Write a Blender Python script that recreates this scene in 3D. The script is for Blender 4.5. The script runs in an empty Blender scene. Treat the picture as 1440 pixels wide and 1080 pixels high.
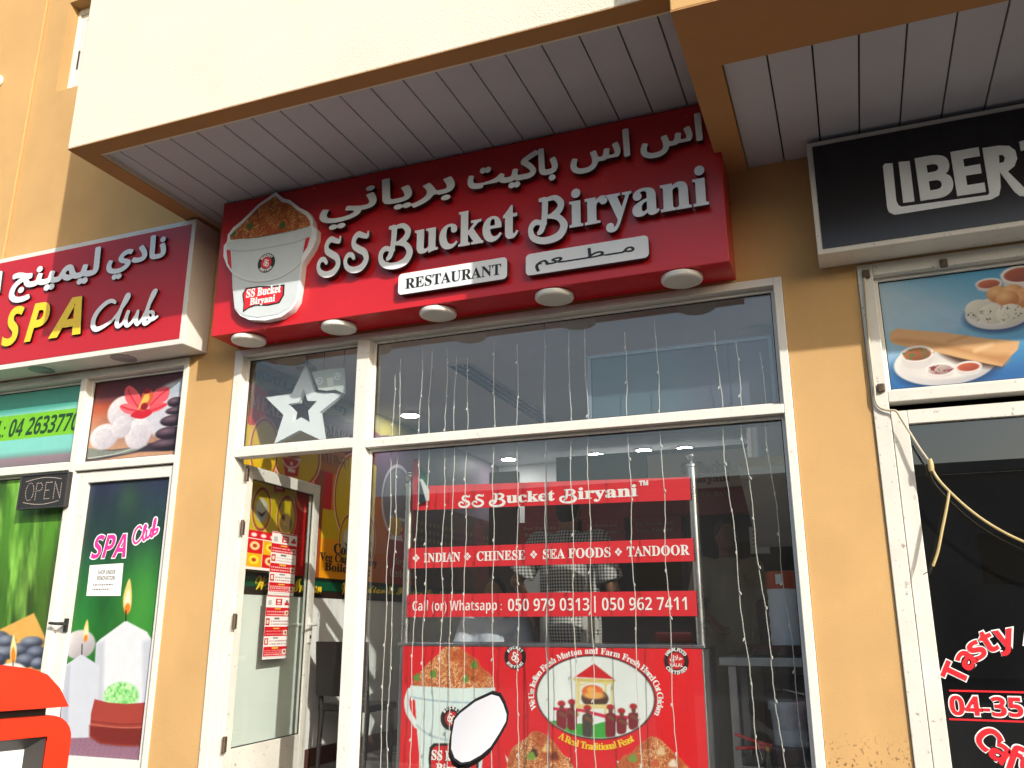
import bpy, bmesh, math, random
import numpy as np
from mathutils import Matrix, Vector
random.seed(4); RNG = np.random.default_rng(7)
SC = bpy.context.scene
COL = SC.collection
R = math.radians

# ------------------------------------------------------------------ camera (eye height is z = 0)
PITCH, YAW, FPX = 15.6517, 21.4118, 1207.93
cd = bpy.data.cameras.new('camera'); CAM = bpy.data.objects.new('camera', cd); COL.objects.link(CAM)
cd.sensor_width = 36.0; cd.lens = 36.0 * FPX / 1440.0; cd.clip_start = 0.05; cd.clip_end = 2000
CAM.location = (0, 0, 0); CAM.rotation_euler = (R(90 + PITCH), 0, R(YAW))
SC.camera = CAM

# ------------------------------------------------------------------ sky, sun, exposure
SUN = Vector((1.23, -1.0, 0.74)).normalized()
w = bpy.data.worlds.new('World'); SC.world = w; w.use_nodes = True
nt = w.node_tree; bg = nt.nodes['Background']
sky = nt.nodes.new('ShaderNodeTexSky'); sky.sky_type = 'NISHITA'; sky.sun_disc = False
sky.sun_elevation = math.asin(SUN.z); sky.sun_rotation = math.atan2(SUN.x, SUN.y)
sky.altitude = 10; sky.air_density = 1.3; sky.dust_density = 3.0; sky.ozone_density = 1.0
nt.links.new(sky.outputs[0], bg.inputs[0]); bg.inputs[1].default_value = 0.15
sl = bpy.data.lights.new('sun', 'SUN'); sl.energy = 3.3; sl.angle = R(0.5); sl.color = (1.0, 0.94, 0.84)
so = bpy.data.objects.new('sun', sl); COL.objects.link(so); so.rotation_euler = SUN.to_track_quat('Z', 'Y').to_euler()
so.location = (10, -8, 12)
vs = SC.view_settings
vs.view_transform = 'Standard'; vs.look = 'None'; vs.gamma = 1.0; vs.use_curve_mapping = False; vs.exposure = 0.68
SC.cycles.max_bounces = 10; SC.cycles.transparent_max_bounces = 24; SC.cycles.diffuse_bounces = 5; SC.cycles.glossy_bounces = 4
SC.cycles.caustics_reflective = False; SC.cycles.caustics_refractive = False; SC.cycles.sample_clamp_indirect = 6
try:
    SC.cycles.use_denoising = True
except Exception:
    pass

# ------------------------------------------------------------------ picture -> place: where the line of sight through a photo point meets a real plane
def _basis():
    p, y = R(PITCH), R(YAW)
    fw = Vector((-math.sin(y) * math.cos(p), math.cos(y) * math.cos(p), math.sin(p)))
    rt = Vector((math.cos(y), math.sin(y), 0)); return rt, rt.cross(fw), fw
_RT, _UP, _FW = _basis()
def ray(px, py): return _RT * ((px - 720) / FPX) - _UP * ((py - 540) / FPX) + _FW
def aty(px, py, Y): d = ray(px, py); return d * (Y / d.y)
def atx(px, py, X): d = ray(px, py); return d * (X / d.x)
def atz(px, py, Z): d = ray(px, py); return d * (Z / d.z)

# ------------------------------------------------------------------ materials
def s2l(c):
    c = np.asarray(c, float)
    return np.where(c <= 0.04045, c / 12.92, ((c + 0.055) / 1.055) ** 2.4)
def hexl(r, g, b): return tuple(s2l(np.array([r, g, b]) / 255.0))
def mat(name, col, rough=0.5, metal=0.0, spec=0.5, var=0.0, vscale=6.0, bump=0.0, bscale=60.0, coat=0.0, emit=None, estr=0.0, dirt=0.0):
    m = bpy.data.materials.new(name); m.use_nodes = True
    n = m.node_tree; b = n.nodes['Principled BSDF']
    b.inputs['Base Color'].default_value = (*col, 1); b.inputs['Roughness'].default_value = rough
    b.inputs['Metallic'].default_value = metal; b.inputs['Specular IOR Level'].default_value = spec
    b.inputs['Coat Weight'].default_value = coat
    tc = n.nodes.new('ShaderNodeTexCoord')
    if var > 0:
        nz = n.nodes.new('ShaderNodeTexNoise'); nz.inputs['Scale'].default_value = vscale; nz.inputs['Detail'].default_value = 6
        n.links.new(tc.outputs['Object'], nz.inputs['Vector'])
        mr = n.nodes.new('ShaderNodeMapRange'); mr.inputs[1].default_value = 0.3; mr.inputs[2].default_value = 0.7
        mr.inputs[3].default_value = 1 - var; mr.inputs[4].default_value = 1 + var * 0.6
        n.links.new(nz.outputs['Fac'], mr.inputs[0])
        hsv = n.nodes.new('ShaderNodeHueSaturation'); hsv.inputs['Color'].default_value = (*col, 1)
        n.links.new(mr.outputs[0], hsv.inputs['Value']); n.links.new(hsv.outputs[0], b.inputs['Base Color'])
        rr = n.nodes.new('ShaderNodeMapRange'); rr.inputs[3].default_value = max(0.02, rough * 0.8); rr.inputs[4].default_value = min(1, rough * 1.25)
        n.links.new(nz.outputs['Fac'], rr.inputs[0]); n.links.new(rr.outputs[0], b.inputs['Roughness'])
        if dirt > 0:
            dn = n.nodes.new('ShaderNodeTexNoise'); dn.inputs['Scale'].default_value = 38; dn.inputs['Detail'].default_value = 4
            n.links.new(tc.outputs['Object'], dn.inputs['Vector'])
            dm = n.nodes.new('ShaderNodeMapRange'); dm.inputs[1].default_value = 0.64; dm.inputs[2].default_value = 0.74
            dm.inputs[4].default_value = dirt
            n.links.new(dn.outputs['Fac'], dm.inputs[0])
            mx = n.nodes.new('ShaderNodeMixRGB'); mx.inputs[2].default_value = (0.16, 0.12, 0.08, 1)
            n.links.new(dm.outputs[0], mx.inputs[0]); n.links.new(hsv.outputs[0], mx.inputs[1]); n.links.new(mx.outputs[0], b.inputs['Base Color'])
    if bump > 0:
        bn = n.nodes.new('ShaderNodeTexNoise'); bn.inputs['Scale'].default_value = bscale; bn.inputs['Detail'].default_value = 4
        n.links.new(tc.outputs['Object'], bn.inputs['Vector'])
        bp = n.nodes.new('ShaderNodeBump'); bp.inputs['Strength'].default_value = bump; bp.inputs['Distance'].default_value = 0.01
        n.links.new(bn.outputs['Fac'], bp.inputs['Height']); n.links.new(bp.outputs[0], b.inputs['Normal'])
    if emit:
        b.inputs['Emission Color'].default_value = (*emit, 1); b.inputs['Emission Strength'].default_value = estr
    return m
def glass_mat(name, tint, refl=1.0, rough=0.0, dust=0.006):
    m = bpy.data.materials.new(name); m.use_nodes = True; n = m.node_tree
    for x in list(n.nodes): n.nodes.remove(x)
    out = n.nodes.new('ShaderNodeOutputMaterial'); mx = n.nodes.new('ShaderNodeMixShader')
    tr = n.nodes.new('ShaderNodeBsdfTransparent'); tr.inputs[0].default_value = (*tint, 1)
    gl = n.nodes.new('ShaderNodeBsdfGlossy'); gl.inputs['Roughness'].default_value = rough; gl.inputs[0].default_value = (0.95, 0.97, 1, 1)
    lw = n.nodes.new('ShaderNodeLayerWeight'); lw.inputs[0].default_value = 0.5
    pw = n.nodes.new('ShaderNodeMath'); pw.operation = 'POWER'; pw.inputs[1].default_value = 5.0
    ma = n.nodes.new('ShaderNodeMath'); ma.operation = 'MULTIPLY_ADD'; ma.inputs[1].default_value = 0.9; ma.inputs[2].default_value = 0.042
    mu = n.nodes.new('ShaderNodeMath'); mu.operation = 'MULTIPLY'; mu.inputs[1].default_value = refl; mu.use_clamp = True
    n.links.new(lw.outputs['Facing'], pw.inputs[0]); n.links.new(pw.outputs[0], ma.inputs[0]); n.links.new(ma.outputs[0], mu.inputs[0]); n.links.new(mu.outputs[0], mx.inputs[0])
    n.links.new(gl.outputs[0], mx.inputs[2])
    df = n.nodes.new('ShaderNodeBsdfDiffuse'); df.inputs[0].default_value = (0.75, 0.74, 0.72, 1)
    dx = n.nodes.new('ShaderNodeMixShader'); nz = n.nodes.new('ShaderNodeTexNoise'); nz.inputs['Scale'].default_value = 3.0; nz.inputs['Detail'].default_value = 5
    tc = n.nodes.new('ShaderNodeTexCoord'); n.links.new(tc.outputs['Object'], nz.inputs['Vector'])
    dm = n.nodes.new('ShaderNodeMapRange'); dm.inputs[1].default_value = 0.3; dm.inputs[2].default_value = 0.75; dm.inputs[3].default_value = dust*0.6; dm.inputs[4].default_value = dust*1.4
    n.links.new(nz.outputs['Fac'], dm.inputs[0]); n.links.new(dm.outputs[0], dx.inputs[0]); n.links.new(tr.outputs[0], dx.inputs[1]); n.links.new(df.outputs[0], dx.inputs[2])
    n.links.new(dx.outputs[0], mx.inputs[1]); n.links.new(mx.outputs[0], out.inputs[0])
    return m
def print_mat(name, rough=0.45, spec=0.4):
    m = bpy.data.materials.new(name); m.use_nodes = True; n = m.node_tree; b = n.nodes['Principled BSDF']
    at = n.nodes.new('ShaderNodeAttribute'); at.attribute_name = 'Col'
    nz = n.nodes.new('ShaderNodeTexNoise'); nz.inputs['Scale'].default_value = 14; nz.inputs['Detail'].default_value = 5
    tc = n.nodes.new('ShaderNodeTexCoord'); n.links.new(tc.outputs['Object'], nz.inputs['Vector'])
    mr = n.nodes.new('ShaderNodeMapRange'); mr.inputs[3].default_value = 0.92; mr.inputs[4].default_value = 1.06
    n.links.new(nz.outputs['Fac'], mr.inputs[0])
    hs = n.nodes.new('ShaderNodeHueSaturation'); n.links.new(at.outputs['Color'], hs.inputs['Color']); n.links.new(mr.outputs[0], hs.inputs['Value'])
    n.links.new(hs.outputs[0], b.inputs['Base Color'])
    b.inputs['Roughness'].default_value = rough; b.inputs['Specular IOR Level'].default_value = spec
    return m
def wall_mat(name, col, stain=True):
    m = mat(name, col, 0.85, spec=0.25, var=0.10, vscale=1.3, bump=0.16, bscale=170)
    n = m.node_tree; b = n.nodes['Principled BSDF']; tc = [x for x in n.nodes if x.type == 'TEX_COORD'][0]
    prev = b.inputs['Base Color'].links[0].from_socket
    def layer(scale, lo, hi, amt, colr, zlo=None, zhi=None, detail=5, stretch=None):
        nonlocal prev
        nz = n.nodes.new('ShaderNodeTexNoise'); nz.inputs['Scale'].default_value = scale; nz.inputs['Detail'].default_value = detail
        src = tc.outputs['Object']
        if stretch:
            mp = n.nodes.new('ShaderNodeMapping'); mp.inputs['Scale'].default_value = stretch
            n.links.new(src, mp.inputs[0]); src = mp.outputs[0]
        n.links.new(src, nz.inputs['Vector'])
        mr = n.nodes.new('ShaderNodeMapRange'); mr.inputs[1].default_value = lo; mr.inputs[2].default_value = hi; mr.inputs[4].default_value = amt
        n.links.new(nz.outputs['Fac'], mr.inputs[0]); fac = mr.outputs[0]
        if zlo is not None:
            sx = n.nodes.new('ShaderNodeSeparateXYZ'); n.links.new(tc.outputs['Object'], sx.inputs[0])
            mz = n.nodes.new('ShaderNodeMapRange'); mz.inputs[1].default_value = zhi; mz.inputs[2].default_value = zlo
            n.links.new(sx.outputs[2], mz.inputs[0])
            mm = n.nodes.new('ShaderNodeMath'); mm.operation = 'MULTIPLY'; n.links.new(fac, mm.inputs[0]); n.links.new(mz.outputs[0], mm.inputs[1]); fac = mm.outputs[0]
            mxr = n.nodes.new('ShaderNodeMapRange'); mxr.inputs[1].default_value = -1.2; mxr.inputs[2].default_value = -0.6; mxr.inputs[3].default_value = 0.12; n.links.new(sx.outputs[0], mxr.inputs[0])
            m2 = n.nodes.new('ShaderNodeMath'); m2.operation = 'MULTIPLY'; n.links.new(fac, m2.inputs[0]); n.links.new(mxr.outputs[0], m2.inputs[1]); fac = m2.outputs[0]
        mx = n.nodes.new('ShaderNodeMixRGB'); mx.inputs[2].default_value = (*colr, 1)
        n.links.new(fac, mx.inputs[0]); n.links.new(prev, mx.inputs[1]); n.links.new(mx.outputs[0], b.inputs['Base Color']); prev = mx.outputs[0]
    layer(2.2, 0.52, 0.72, 0.30, tuple(c * 0.72 for c in col))            # damp, uneven repainting
    layer(4.0, 0.55, 0.75, 0.22, tuple(min(1, c * 1.25) for c in col), stretch=(1, 1, 0.35))
    if stain:
        layer(62, 0.57, 0.66, 0.9, (0.11, 0.055, 0.03), -0.64, -0.46)      # splashed specks near the ground
        layer(110, 0.69, 0.74, 0.35, (0.16, 0.09, 0.04))
    return m

M = {}
M['tan'] = wall_mat('tan stucco', (0.515, 0.322, 0.138))
M['rim'] = mat('orange rim paint', (0.42, 0.22, 0.09), 0.8, spec=0.2, var=0.08, vscale=2, bump=0.15, bscale=120)
M['cream'] = mat('cream rough render', (0.66, 0.625, 0.53), 0.9, spec=0.2, var=0.04, vscale=3, bump=0.5, bscale=95)
M['soffit'] = mat('grey soffit panel', (0.45, 0.465, 0.53), 0.5, spec=0.5, var=0.05, vscale=2)
M['groove'] = mat('soffit groove', (0.05, 0.045, 0.045), 0.8)
M['alu'] = mat('white powder coated aluminium', (0.66, 0.65, 0.615), 0.35, spec=0.5, var=0.06, vscale=5, dirt=0.35)
M['alu_old'] = mat('grimy white aluminium', (0.62, 0.605, 0.56), 0.45, spec=0.4, var=0.10, vscale=4, dirt=0.7)
M['gasket'] = mat('black rubber gasket', (0.02, 0.02, 0.02), 0.6)
M['hinge'] = mat('rusty hinge', (0.10, 0.07, 0.05), 0.6, metal=0.5, var=0.3, vscale=40)
M['red'] = mat('red acrylic sign', (0.53, 0.014, 0.022), 0.25, spec=0.45, var=0.05, vscale=3)
M['red_spa'] = mat('red flex sign', (0.44, 0.014, 0.024), 0.35, spec=0.4, var=0.05, vscale=3)
M['black_sign'] = mat('black flex sign', (0.006, 0.005, 0.008), 0.22, spec=0.5, var=0.2, vscale=2)
M['white'] = mat('white acrylic', (0.74, 0.78, 0.83), 0.3, spec=0.5, var=0.03, vscale=5)
M['white_print'] = mat('white printed vinyl', (0.82, 0.82, 0.82), 0.45)
M['black'] = mat('black vinyl', (0.012, 0.012, 0.014), 0.45)
M['edge_black'] = mat('black letter return', (0.015, 0.013, 0.015), 0.4)
M['yellow'] = mat('yellow acrylic', (0.80, 0.56, 0.02), 0.3, var=0.03)
M['yellow_print'] = mat('yellow printed vinyl', (0.85, 0.55, 0.02), 0.45)
M['magenta'] = mat('magenta vinyl', (0.72, 0.03, 0.28), 0.4)
M['red_vinyl'] = mat('red vinyl', (0.66, 0.016, 0.026), 0.4, var=0.03)
M['green_print'] = mat('dark green vinyl', (0.01, 0.05, 0.015), 0.45)
M['steel'] = mat('brushed stainless steel', (0.55, 0.56, 0.57), 0.28, metal=1.0, var=0.10, vscale=9)
M['steel_dull'] = mat('dull stainless steel', (0.34, 0.35, 0.36), 0.42, metal=0.9, var=0.15, vscale=7)
M['glass'] = glass_mat('shop window glass', (0.945, 0.96, 0.955), 1.4)
M['glass_door'] = glass_mat('door glass', (0.93, 0.965, 0.95), 0.8)
M['glass_dark'] = glass_mat('tinted door glass', (0.35, 0.37, 0.38), 2.0)
M['glass_up'] = mat('green upper window glass', (0.10, 0.11, 0.06), 0.15, spec=0.6, var=0.2, vscale=4)
M['room'] = mat('white interior paint', (0.66, 0.67, 0.66), 0.6, var=0.04, vscale=2)
M['tile'] = mat('white wall tile', (0.70, 0.73, 0.72), 0.18, spec=0.5, var=0.03, vscale=3)
M['ceil'] = mat('interior ceiling', (0.72, 0.72, 0.74), 0.7, var=0.05, vscale=3)
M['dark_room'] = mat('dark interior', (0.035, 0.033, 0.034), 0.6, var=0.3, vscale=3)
M['floor_in'] = mat('interior tile floor', (0.22, 0.20, 0.19), 0.25, spec=0.5, var=0.1, vscale=5)
M['skirting'] = mat('brown skirting', (0.08, 0.035, 0.03), 0.5)
M['paper'] = mat('white paper', (0.80, 0.80, 0.79), 0.7, var=0.03)
M['brownwood'] = mat('dark brown wood', (0.012, 0.009, 0.009), 0.65, var=0.2, vscale=12)
M['lampwhite'] = mat('white lamp housing', (0.74, 0.74, 0.72), 0.35, spec=0.5, var=0.03)
M['diffuser'] = mat('opal lamp diffuser', (0.62, 0.61, 0.58), 0.5, var=0.03)
M['lit'] = mat('lit downlight', (0.9, 0.9, 0.9), 0.5, emit=(1, 0.98, 0.95), estr=60.0)
M['asphalt'] = mat('asphalt', (0.05, 0.05, 0.052), 0.9, var=0.25, vscale=3, bump=0.4, bscale=90)
M['paving'] = mat('concrete paving', (0.22, 0.205, 0.185), 0.85, var=0.15, vscale=2, bump=0.3)
M['kerb'] = mat('kerb concrete', (0.36, 0.35, 0.33), 0.85, var=0.15)
M['opp'] = mat('grey rendered building', (0.20, 0.185, 0.175), 0.85, var=0.12)
M['opp_glass'] = mat('dark far window', (0.03, 0.035, 0.04), 0.12, spec=0.6)
M['print'] = print_mat('printed film'); M['print_wall'] = print_mat('printed wall film', 0.5, 0.35); M['print_paper'] = print_mat('printed paper', 0.65, 0.25)
M['skin'] = mat('brown skin', (0.20, 0.095, 0.055), 0.55, var=0.06, vscale=10)
M['hair'] = mat('black hair', (0.008, 0.007, 0.007), 0.6, bump=0.6, bscale=220)

# ------------------------------------------------------------------ mesh helpers
def box(bm, x0, x1, y0, y1, z0, z1):
    vv = [bm.verts.new(p) for p in ((x0,y0,z0),(x1,y0,z0),(x1,y1,z0),(x0,y1,z0),(x0,y0,z1),(x1,y0,z1),(x1,y1,z1),(x0,y1,z1))]
    for f in ((3,2,1,0),(4,5,6,7),(0,1,5,4),(1,2,6,5),(2,3,7,6),(3,0,4,7)): bm.faces.new([vv[i] for i in f])
    return vv
def obox(bm, c, ax, ay, az):
    """box from a centre and three half-axis vectors"""
    c, ax, ay, az = map(Vector, (c, ax, ay, az)); vv = []
    for sz in (-1, 1):
        for sx, sy in ((-1,-1),(1,-1),(1,1),(-1,1)): vv.append(bm.verts.new(c + ax*sx + ay*sy + az*sz))
    for f in ((3,2,1,0),(4,5,6,7),(0,1,5,4),(1,2,6,5),(2,3,7,6),(3,0,4,7)): bm.faces.new([vv[i] for i in f])
def tube(bm, pts, r, n=8, cap=True):
    pts = [Vector(p) for p in pts]; rr = r if isinstance(r, (list, tuple)) else [r]*len(pts); rings = []
    prev = None
    for i, p in enumerate(pts):
        d = (pts[min(i+1, len(pts)-1)] - pts[max(i-1, 0)]).normalized()
        if prev is None:
            a = d.orthogonal().normalized()
        else:
            a = (prev - d * prev.dot(d)); a = a.normalized() if a.length > 1e-6 else d.orthogonal().normalized()
        prev = a; b = d.cross(a)
        rings.append([bm.verts.new(p + (a*math.cos(2*math.pi*k/n) + b*math.sin(2*math.pi*k/n))*rr[i]) for k in range(n)])
    for i in range(len(rings)-1):
        for k in range(n): bm.faces.new((rings[i][k], rings[i][(k+1)%n], rings[i+1][(k+1)%n], rings[i+1][k]))
    if cap:
        bm.faces.new(rings[0][::-1]); bm.faces.new(rings[-1])
def lathe(bm, prof, c, n=32, axis='z'):
    """profile of (radius, height)"""
    c = Vector(c); rings = []
    for r, h in prof:
        ring = []
        for k in range(n):
            a = 2*math.pi*k/n
            q = Vector((r*math.cos(a), r*math.sin(a), h)) if axis == 'z' else (Vector((r*math.cos(a), -h, r*math.sin(a))) if axis == 'y' else Vector((h, r*math.cos(a), r*math.sin(a))))
            ring.append(bm.verts.new(c + q))
        rings.append(ring)
    for i in range(len(rings)-1):
        for k in range(n): bm.faces.new((rings[i][k], rings[i][(k+1)%n], rings[i+1][(k+1)%n], rings[i+1][k]))
    if prof[0][0] > 1e-5: bm.faces.new(rings[0][::-1])
    if prof[-1][0] > 1e-5: bm.faces.new(rings[-1])
def sphere(bm, c, r, sc=(1,1,1), n=16):
    mt = Matrix.Translation(c) @ Matrix.Diagonal((*[r*s for s in sc], 1))
    bmesh.ops.create_uvsphere(bm, u_segments=n, v_segments=n//2+2, radius=1, matrix=mt)
def smoothpts(pts, k=6, closed=False):
    P = [Vector(p) for p in pts]; out = []; n = len(P)
    rng = range(n if closed else n-1)
    for i in rng:
        p0 = P[(i-1) % n] if closed or i > 0 else P[0]; p1 = P[i]; p2 = P[(i+1) % n]
        p3 = P[(i+2) % n] if closed or i+2 < n else P[-1]
        for j in range(k):
            t = j/k
            out.append(0.5*((2*p1)+(p2-p0)*t+(2*p0-5*p1+4*p2-p3)*t*t+(3*p1-p0-3*p2+p3)*t**3))
    if not closed: out.append(P[-1])
    return out
def finish(name, me, m, parent, bev, smooth):
    o = bpy.data.objects.new(name, me); COL.objects.link(o)
    if m is not None and not me.materials: me.materials.append(m)
    if smooth:
        for p in me.polygons: p.use_smooth = True
        try: me.set_sharp_from_angle(angle=R(38))
        except Exception: pass
    if bev > 0:
        b = o.modifiers.new('bevel', 'BEVEL'); b.width = bev; b.segments = 2; b.limit_method = 'ANGLE'; b.angle_limit = R(40); b.harden_normals = False
    if parent is not None:
        o.parent = parent
        root = parent; mt = Matrix.Identity(4)
        chain = []
        while root is not None: chain.append(root); root = root.parent
        if chain[-1].type == 'EMPTY': mt = Matrix.Translation(chain[-1].location)
        # children keep world-space mesh coordinates: undo the thing's base position once
        if parent.type == 'EMPTY': o.matrix_parent_inverse = mt.inverted()
    return o
def obj(name, bm, m, parent=None, bev=0.0, smooth=False):
    bmesh.ops.remove_doubles(bm, verts=bm.verts, dist=1e-6) if False else None
    bmesh.ops.recalc_face_normals(bm, faces=bm.faces)
    me = bpy.data.meshes.new(name); bm.to_mesh(me); bm.free()
    return finish(name, me, m, parent, bev, smooth)
def B(): return bmesh.new()
def tag(o, label, cat, group=None):
    o['label'] = label; o['category'] = cat
    if group: o['group'] = group
    return o
def thing(name, label, cat, loc=(0,0,0), group=None):
    o = bpy.data.objects.new(name, None); COL.objects.link(o); o.location = loc; o.empty_display_size = 0.1
    return tag(o, label, cat, group)
def struct(o): o['kind'] = 'structure'; return o
def copy_tree(o, parent=None, delta=Vector((0,0,0))):
    c = o.copy(); COL.objects.link(c)
    if parent is not None: c.parent = parent
    else: c.location = o.location + delta
    for ch in list(o.children): copy_tree(ch, c)
    return c
def bx(name, m, parent, *b, bev=0.003):
    bm = B(); box(bm, *b); return obj(name, bm, m, parent, bev)

# ------------------------------------------------------------------ flat shapes: polygons, distance-field lettering, text
class Frame:
    """a flat surface: origin, right, up, outward normal"""
    def __init__(s, o, u, v):
        s.o = Vector(o); s.u = Vector(u).normalized(); s.v = Vector(v).normalized(); s.n = s.u.cross(s.v)
    def p(s, a, b, h=0.0): return s.o + s.u*a + s.v*b + s.n*h
def FY(Y): return Frame((0, Y, 0), (1,0,0), (0,0,1))       # faces the street; a = x, b = z
def FXL(X): return Frame((X, 0, 0), (0,1,0), (0,0,1))      # left inner wall, faces +x; a = y, b = z
def curve_mesh(splines, depth):
    c = bpy.data.curves.new('tmp', 'CURVE'); c.dimensions = '2D'; c.fill_mode = 'BOTH'; c.extrude = depth/2
    for pts in splines:
        s = c.splines.new('POLY'); s.points.add(len(pts)-1)
        for i, p in enumerate(pts): s.points[i].co = (p[0], p[1], 0, 1)
        s.use_cyclic_u = True
    o = bpy.data.objects.new('tmp', c); COL.objects.link(o)
    me = bpy.data.meshes.new_from_object(o.evaluated_get(bpy.context.evaluated_depsgraph_get()))
    bpy.data.objects.remove(o); bpy.data.curves.remove(c)
    return me
def verts_of(me):
    a = np.empty(len(me.vertices)*3); me.vertices.foreach_get('co', a); return a.reshape(-1, 3)
def set_verts(me, a): me.vertices.foreach_set('co', np.ascontiguousarray(a, dtype=np.float32).ravel()); me.update()
def place2d(me, fr, h, depth):
    """local xy + z(-d/2..d/2) -> frame, back face at height h"""
    a = verts_of(me); o, u, v, n = (np.array(x) for x in (fr.o, fr.u, fr.v, fr.n))
    set_verts(me, o + a[:, :1]*u + a[:, 1:2]*v + (a[:, 2:3] + depth/2 + h)*n)
    return me
def two_tone(me, fr, front, side):
    """front face material 0, returns material 1"""
    me.materials.clear(); me.materials.append(front); me.materials.append(side)
    n = np.array(fr.n); a = np.empty(len(me.polygons)*3); me.polygons.foreach_get('normal', a); a = a.reshape(-1, 3)
    idx = np.where(a @ n > 0.7, 0, 1).astype(np.int32); me.polygons.foreach_set('material_index', idx)
def plate(name, polys, fr, h, depth, m, parent=None, side=None, bev=0.0):
    me = curve_mesh(polys, depth); place2d(me, fr, h, depth); me.name = name
    if side: two_tone(me, fr, m, side)
    return finish(name, me, m, parent, bev, False)
BOLD = lambda s: ''.join(chr(0x1D400+ord(c)-65) if 'A'<=c<='Z' else chr(0x1D41A+ord(c)-97) if 'a'<=c<='z' else chr(0x1D7CE+ord(c)-48) if '0'<=c<='9' else c for c in s)
SANSB = lambda s: ''.join(chr(0x1D5D4+ord(c)-65) if 'A'<=c<='Z' else chr(0x1D5EE+ord(c)-97) if 'a'<=c<='z' else chr(0x1D7EC+ord(c)-48) if '0'<=c<='9' else c for c in s)
SANSBI = lambda s: ''.join(chr(0x1D63C+ord(c)-65) if 'A'<=c<='Z' else chr(0x1D656+ord(c)-97) if 'a'<=c<='z' else c for c in s)
SCRIPT = lambda s: ''.join(chr(0x1D4D0+ord(c)-65) if 'A'<=c<='Z' else chr(0x1D4EA+ord(c)-97) if 'a'<=c<='z' else c for c in s)
PLAIN = lambda s: s
def AR(codes): return ''.join(chr(c) for c in codes[::-1])      # joined letter forms, laid out right to left
def text_raw(s, off=0.0, depth=0.02, spacing=1.0, res=4):
    c = bpy.data.curves.new('tmp', 'FONT'); c.body = s; c.size = 1; c.offset = off; c.extrude = 0.5; c.space_character = spacing; c.resolution_u = res
    o = bpy.data.objects.new('tmp', c); COL.objects.link(o)
    me = bpy.data.meshes.new_from_object(o.evaluated_get(bpy.context.evaluated_depsgraph_get()))
    bpy.data.objects.remove(o); bpy.data.curves.remove(c)
    return me
def fit_text(s, x0, x1, z0, z1, fr, h, depth, off=0.0, spacing=1.0, keep=False, slant=0.0):
    """text mesh whose own outline fills x0..x1 (and z0..z1 unless None) of the frame"""
    me = text_raw(s, off, spacing=spacing); a = verts_of(me)
    lo, hi = a.min(0), a.max(0); sx = (x1-x0)/(hi[0]-lo[0]); sz = sx if z1 is None else (z1-z0)/(hi[1]-lo[1])
    a[:, 0] = (a[:, 0]-lo[0])*sx + x0; a[:, 1] = (a[:, 1]-lo[1])*sz + z0; a[:, 2] *= depth
    if slant: a[:, 0] += (a[:, 1]-z0)*slant
    set_verts(me, a); place2d(me, fr, h, depth)
    return me
def join(name, meshes, m, parent=None, side=None, fr=None):
    bm = B()
    for me in meshes: bm.from_mesh(me)
    me = bpy.data.meshes.new(name); bm.to_mesh(me); bm.free()
    for q in meshes:
        bpy.data.meshes.remove(q)
    me.materials.clear()
    if side: two_tone(me, fr, m, side)
    else:
        me.polygons.foreach_set('material_index', np.zeros(len(me.polygons), np.int32))
    return finish(name, me, m, parent, 0, False)
def sdf_strokes(strokes, res=110):
    """strokes: [(points, half width or list)] in a unit-ish box -> closed outlines (marching squares)"""
    allp = np.array([p for st in strokes for p in st[0]]); mw = max(max(st[1]) if isinstance(st[1], (list, tuple)) else st[1] for st in strokes)
    lo = allp.min(0)-mw*1.8-0.02; hi = allp.max(0)+mw*1.8+0.02; st_ = max(hi-lo)/res
    xs = np.arange(lo[0], hi[0]+st_, st_); ys = np.arange(lo[1], hi[1]+st_, st_)
    X, Y = np.meshgrid(xs, ys, indexing='ij'); D = np.full(X.shape, 9.0)
    for st in strokes:
        pts, hw = st[0], st[1]
        if len(pts) > 2 and not (len(st) > 2 and st[2]):
            q = smoothpts([(p[0], p[1], 0) for p in pts], 6); nn = len(q)
            hws = np.interp(np.linspace(0, 1, nn), np.linspace(0, 1, len(hw)), hw) if isinstance(hw, (list, tuple)) else np.full(nn, hw)
        else:
            q = [Vector((p[0], p[1], 0)) for p in pts]; nn = len(q)
            hws = np.array(hw) if isinstance(hw, (list, tuple)) else np.full(nn, hw)
        for i in range(max(1, nn-1)):
            a = np.array(q[i][:2]); b = np.array(q[min(i+1, nn-1)][:2]); ab = b-a; L = max(ab@ab, 1e-9)
            t = np.clip(((X-a[0])*ab[0]+(Y-a[1])*ab[1])/L, 0, 1)
            d = np.hypot(X-a[0]-t*ab[0], Y-a[1]-t*ab[1])-(hws[i]*(1-t)+hws[min(i+1, nn-1)]*t)
            D = np.minimum(D, d)
    return contours(D, xs, ys)
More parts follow.
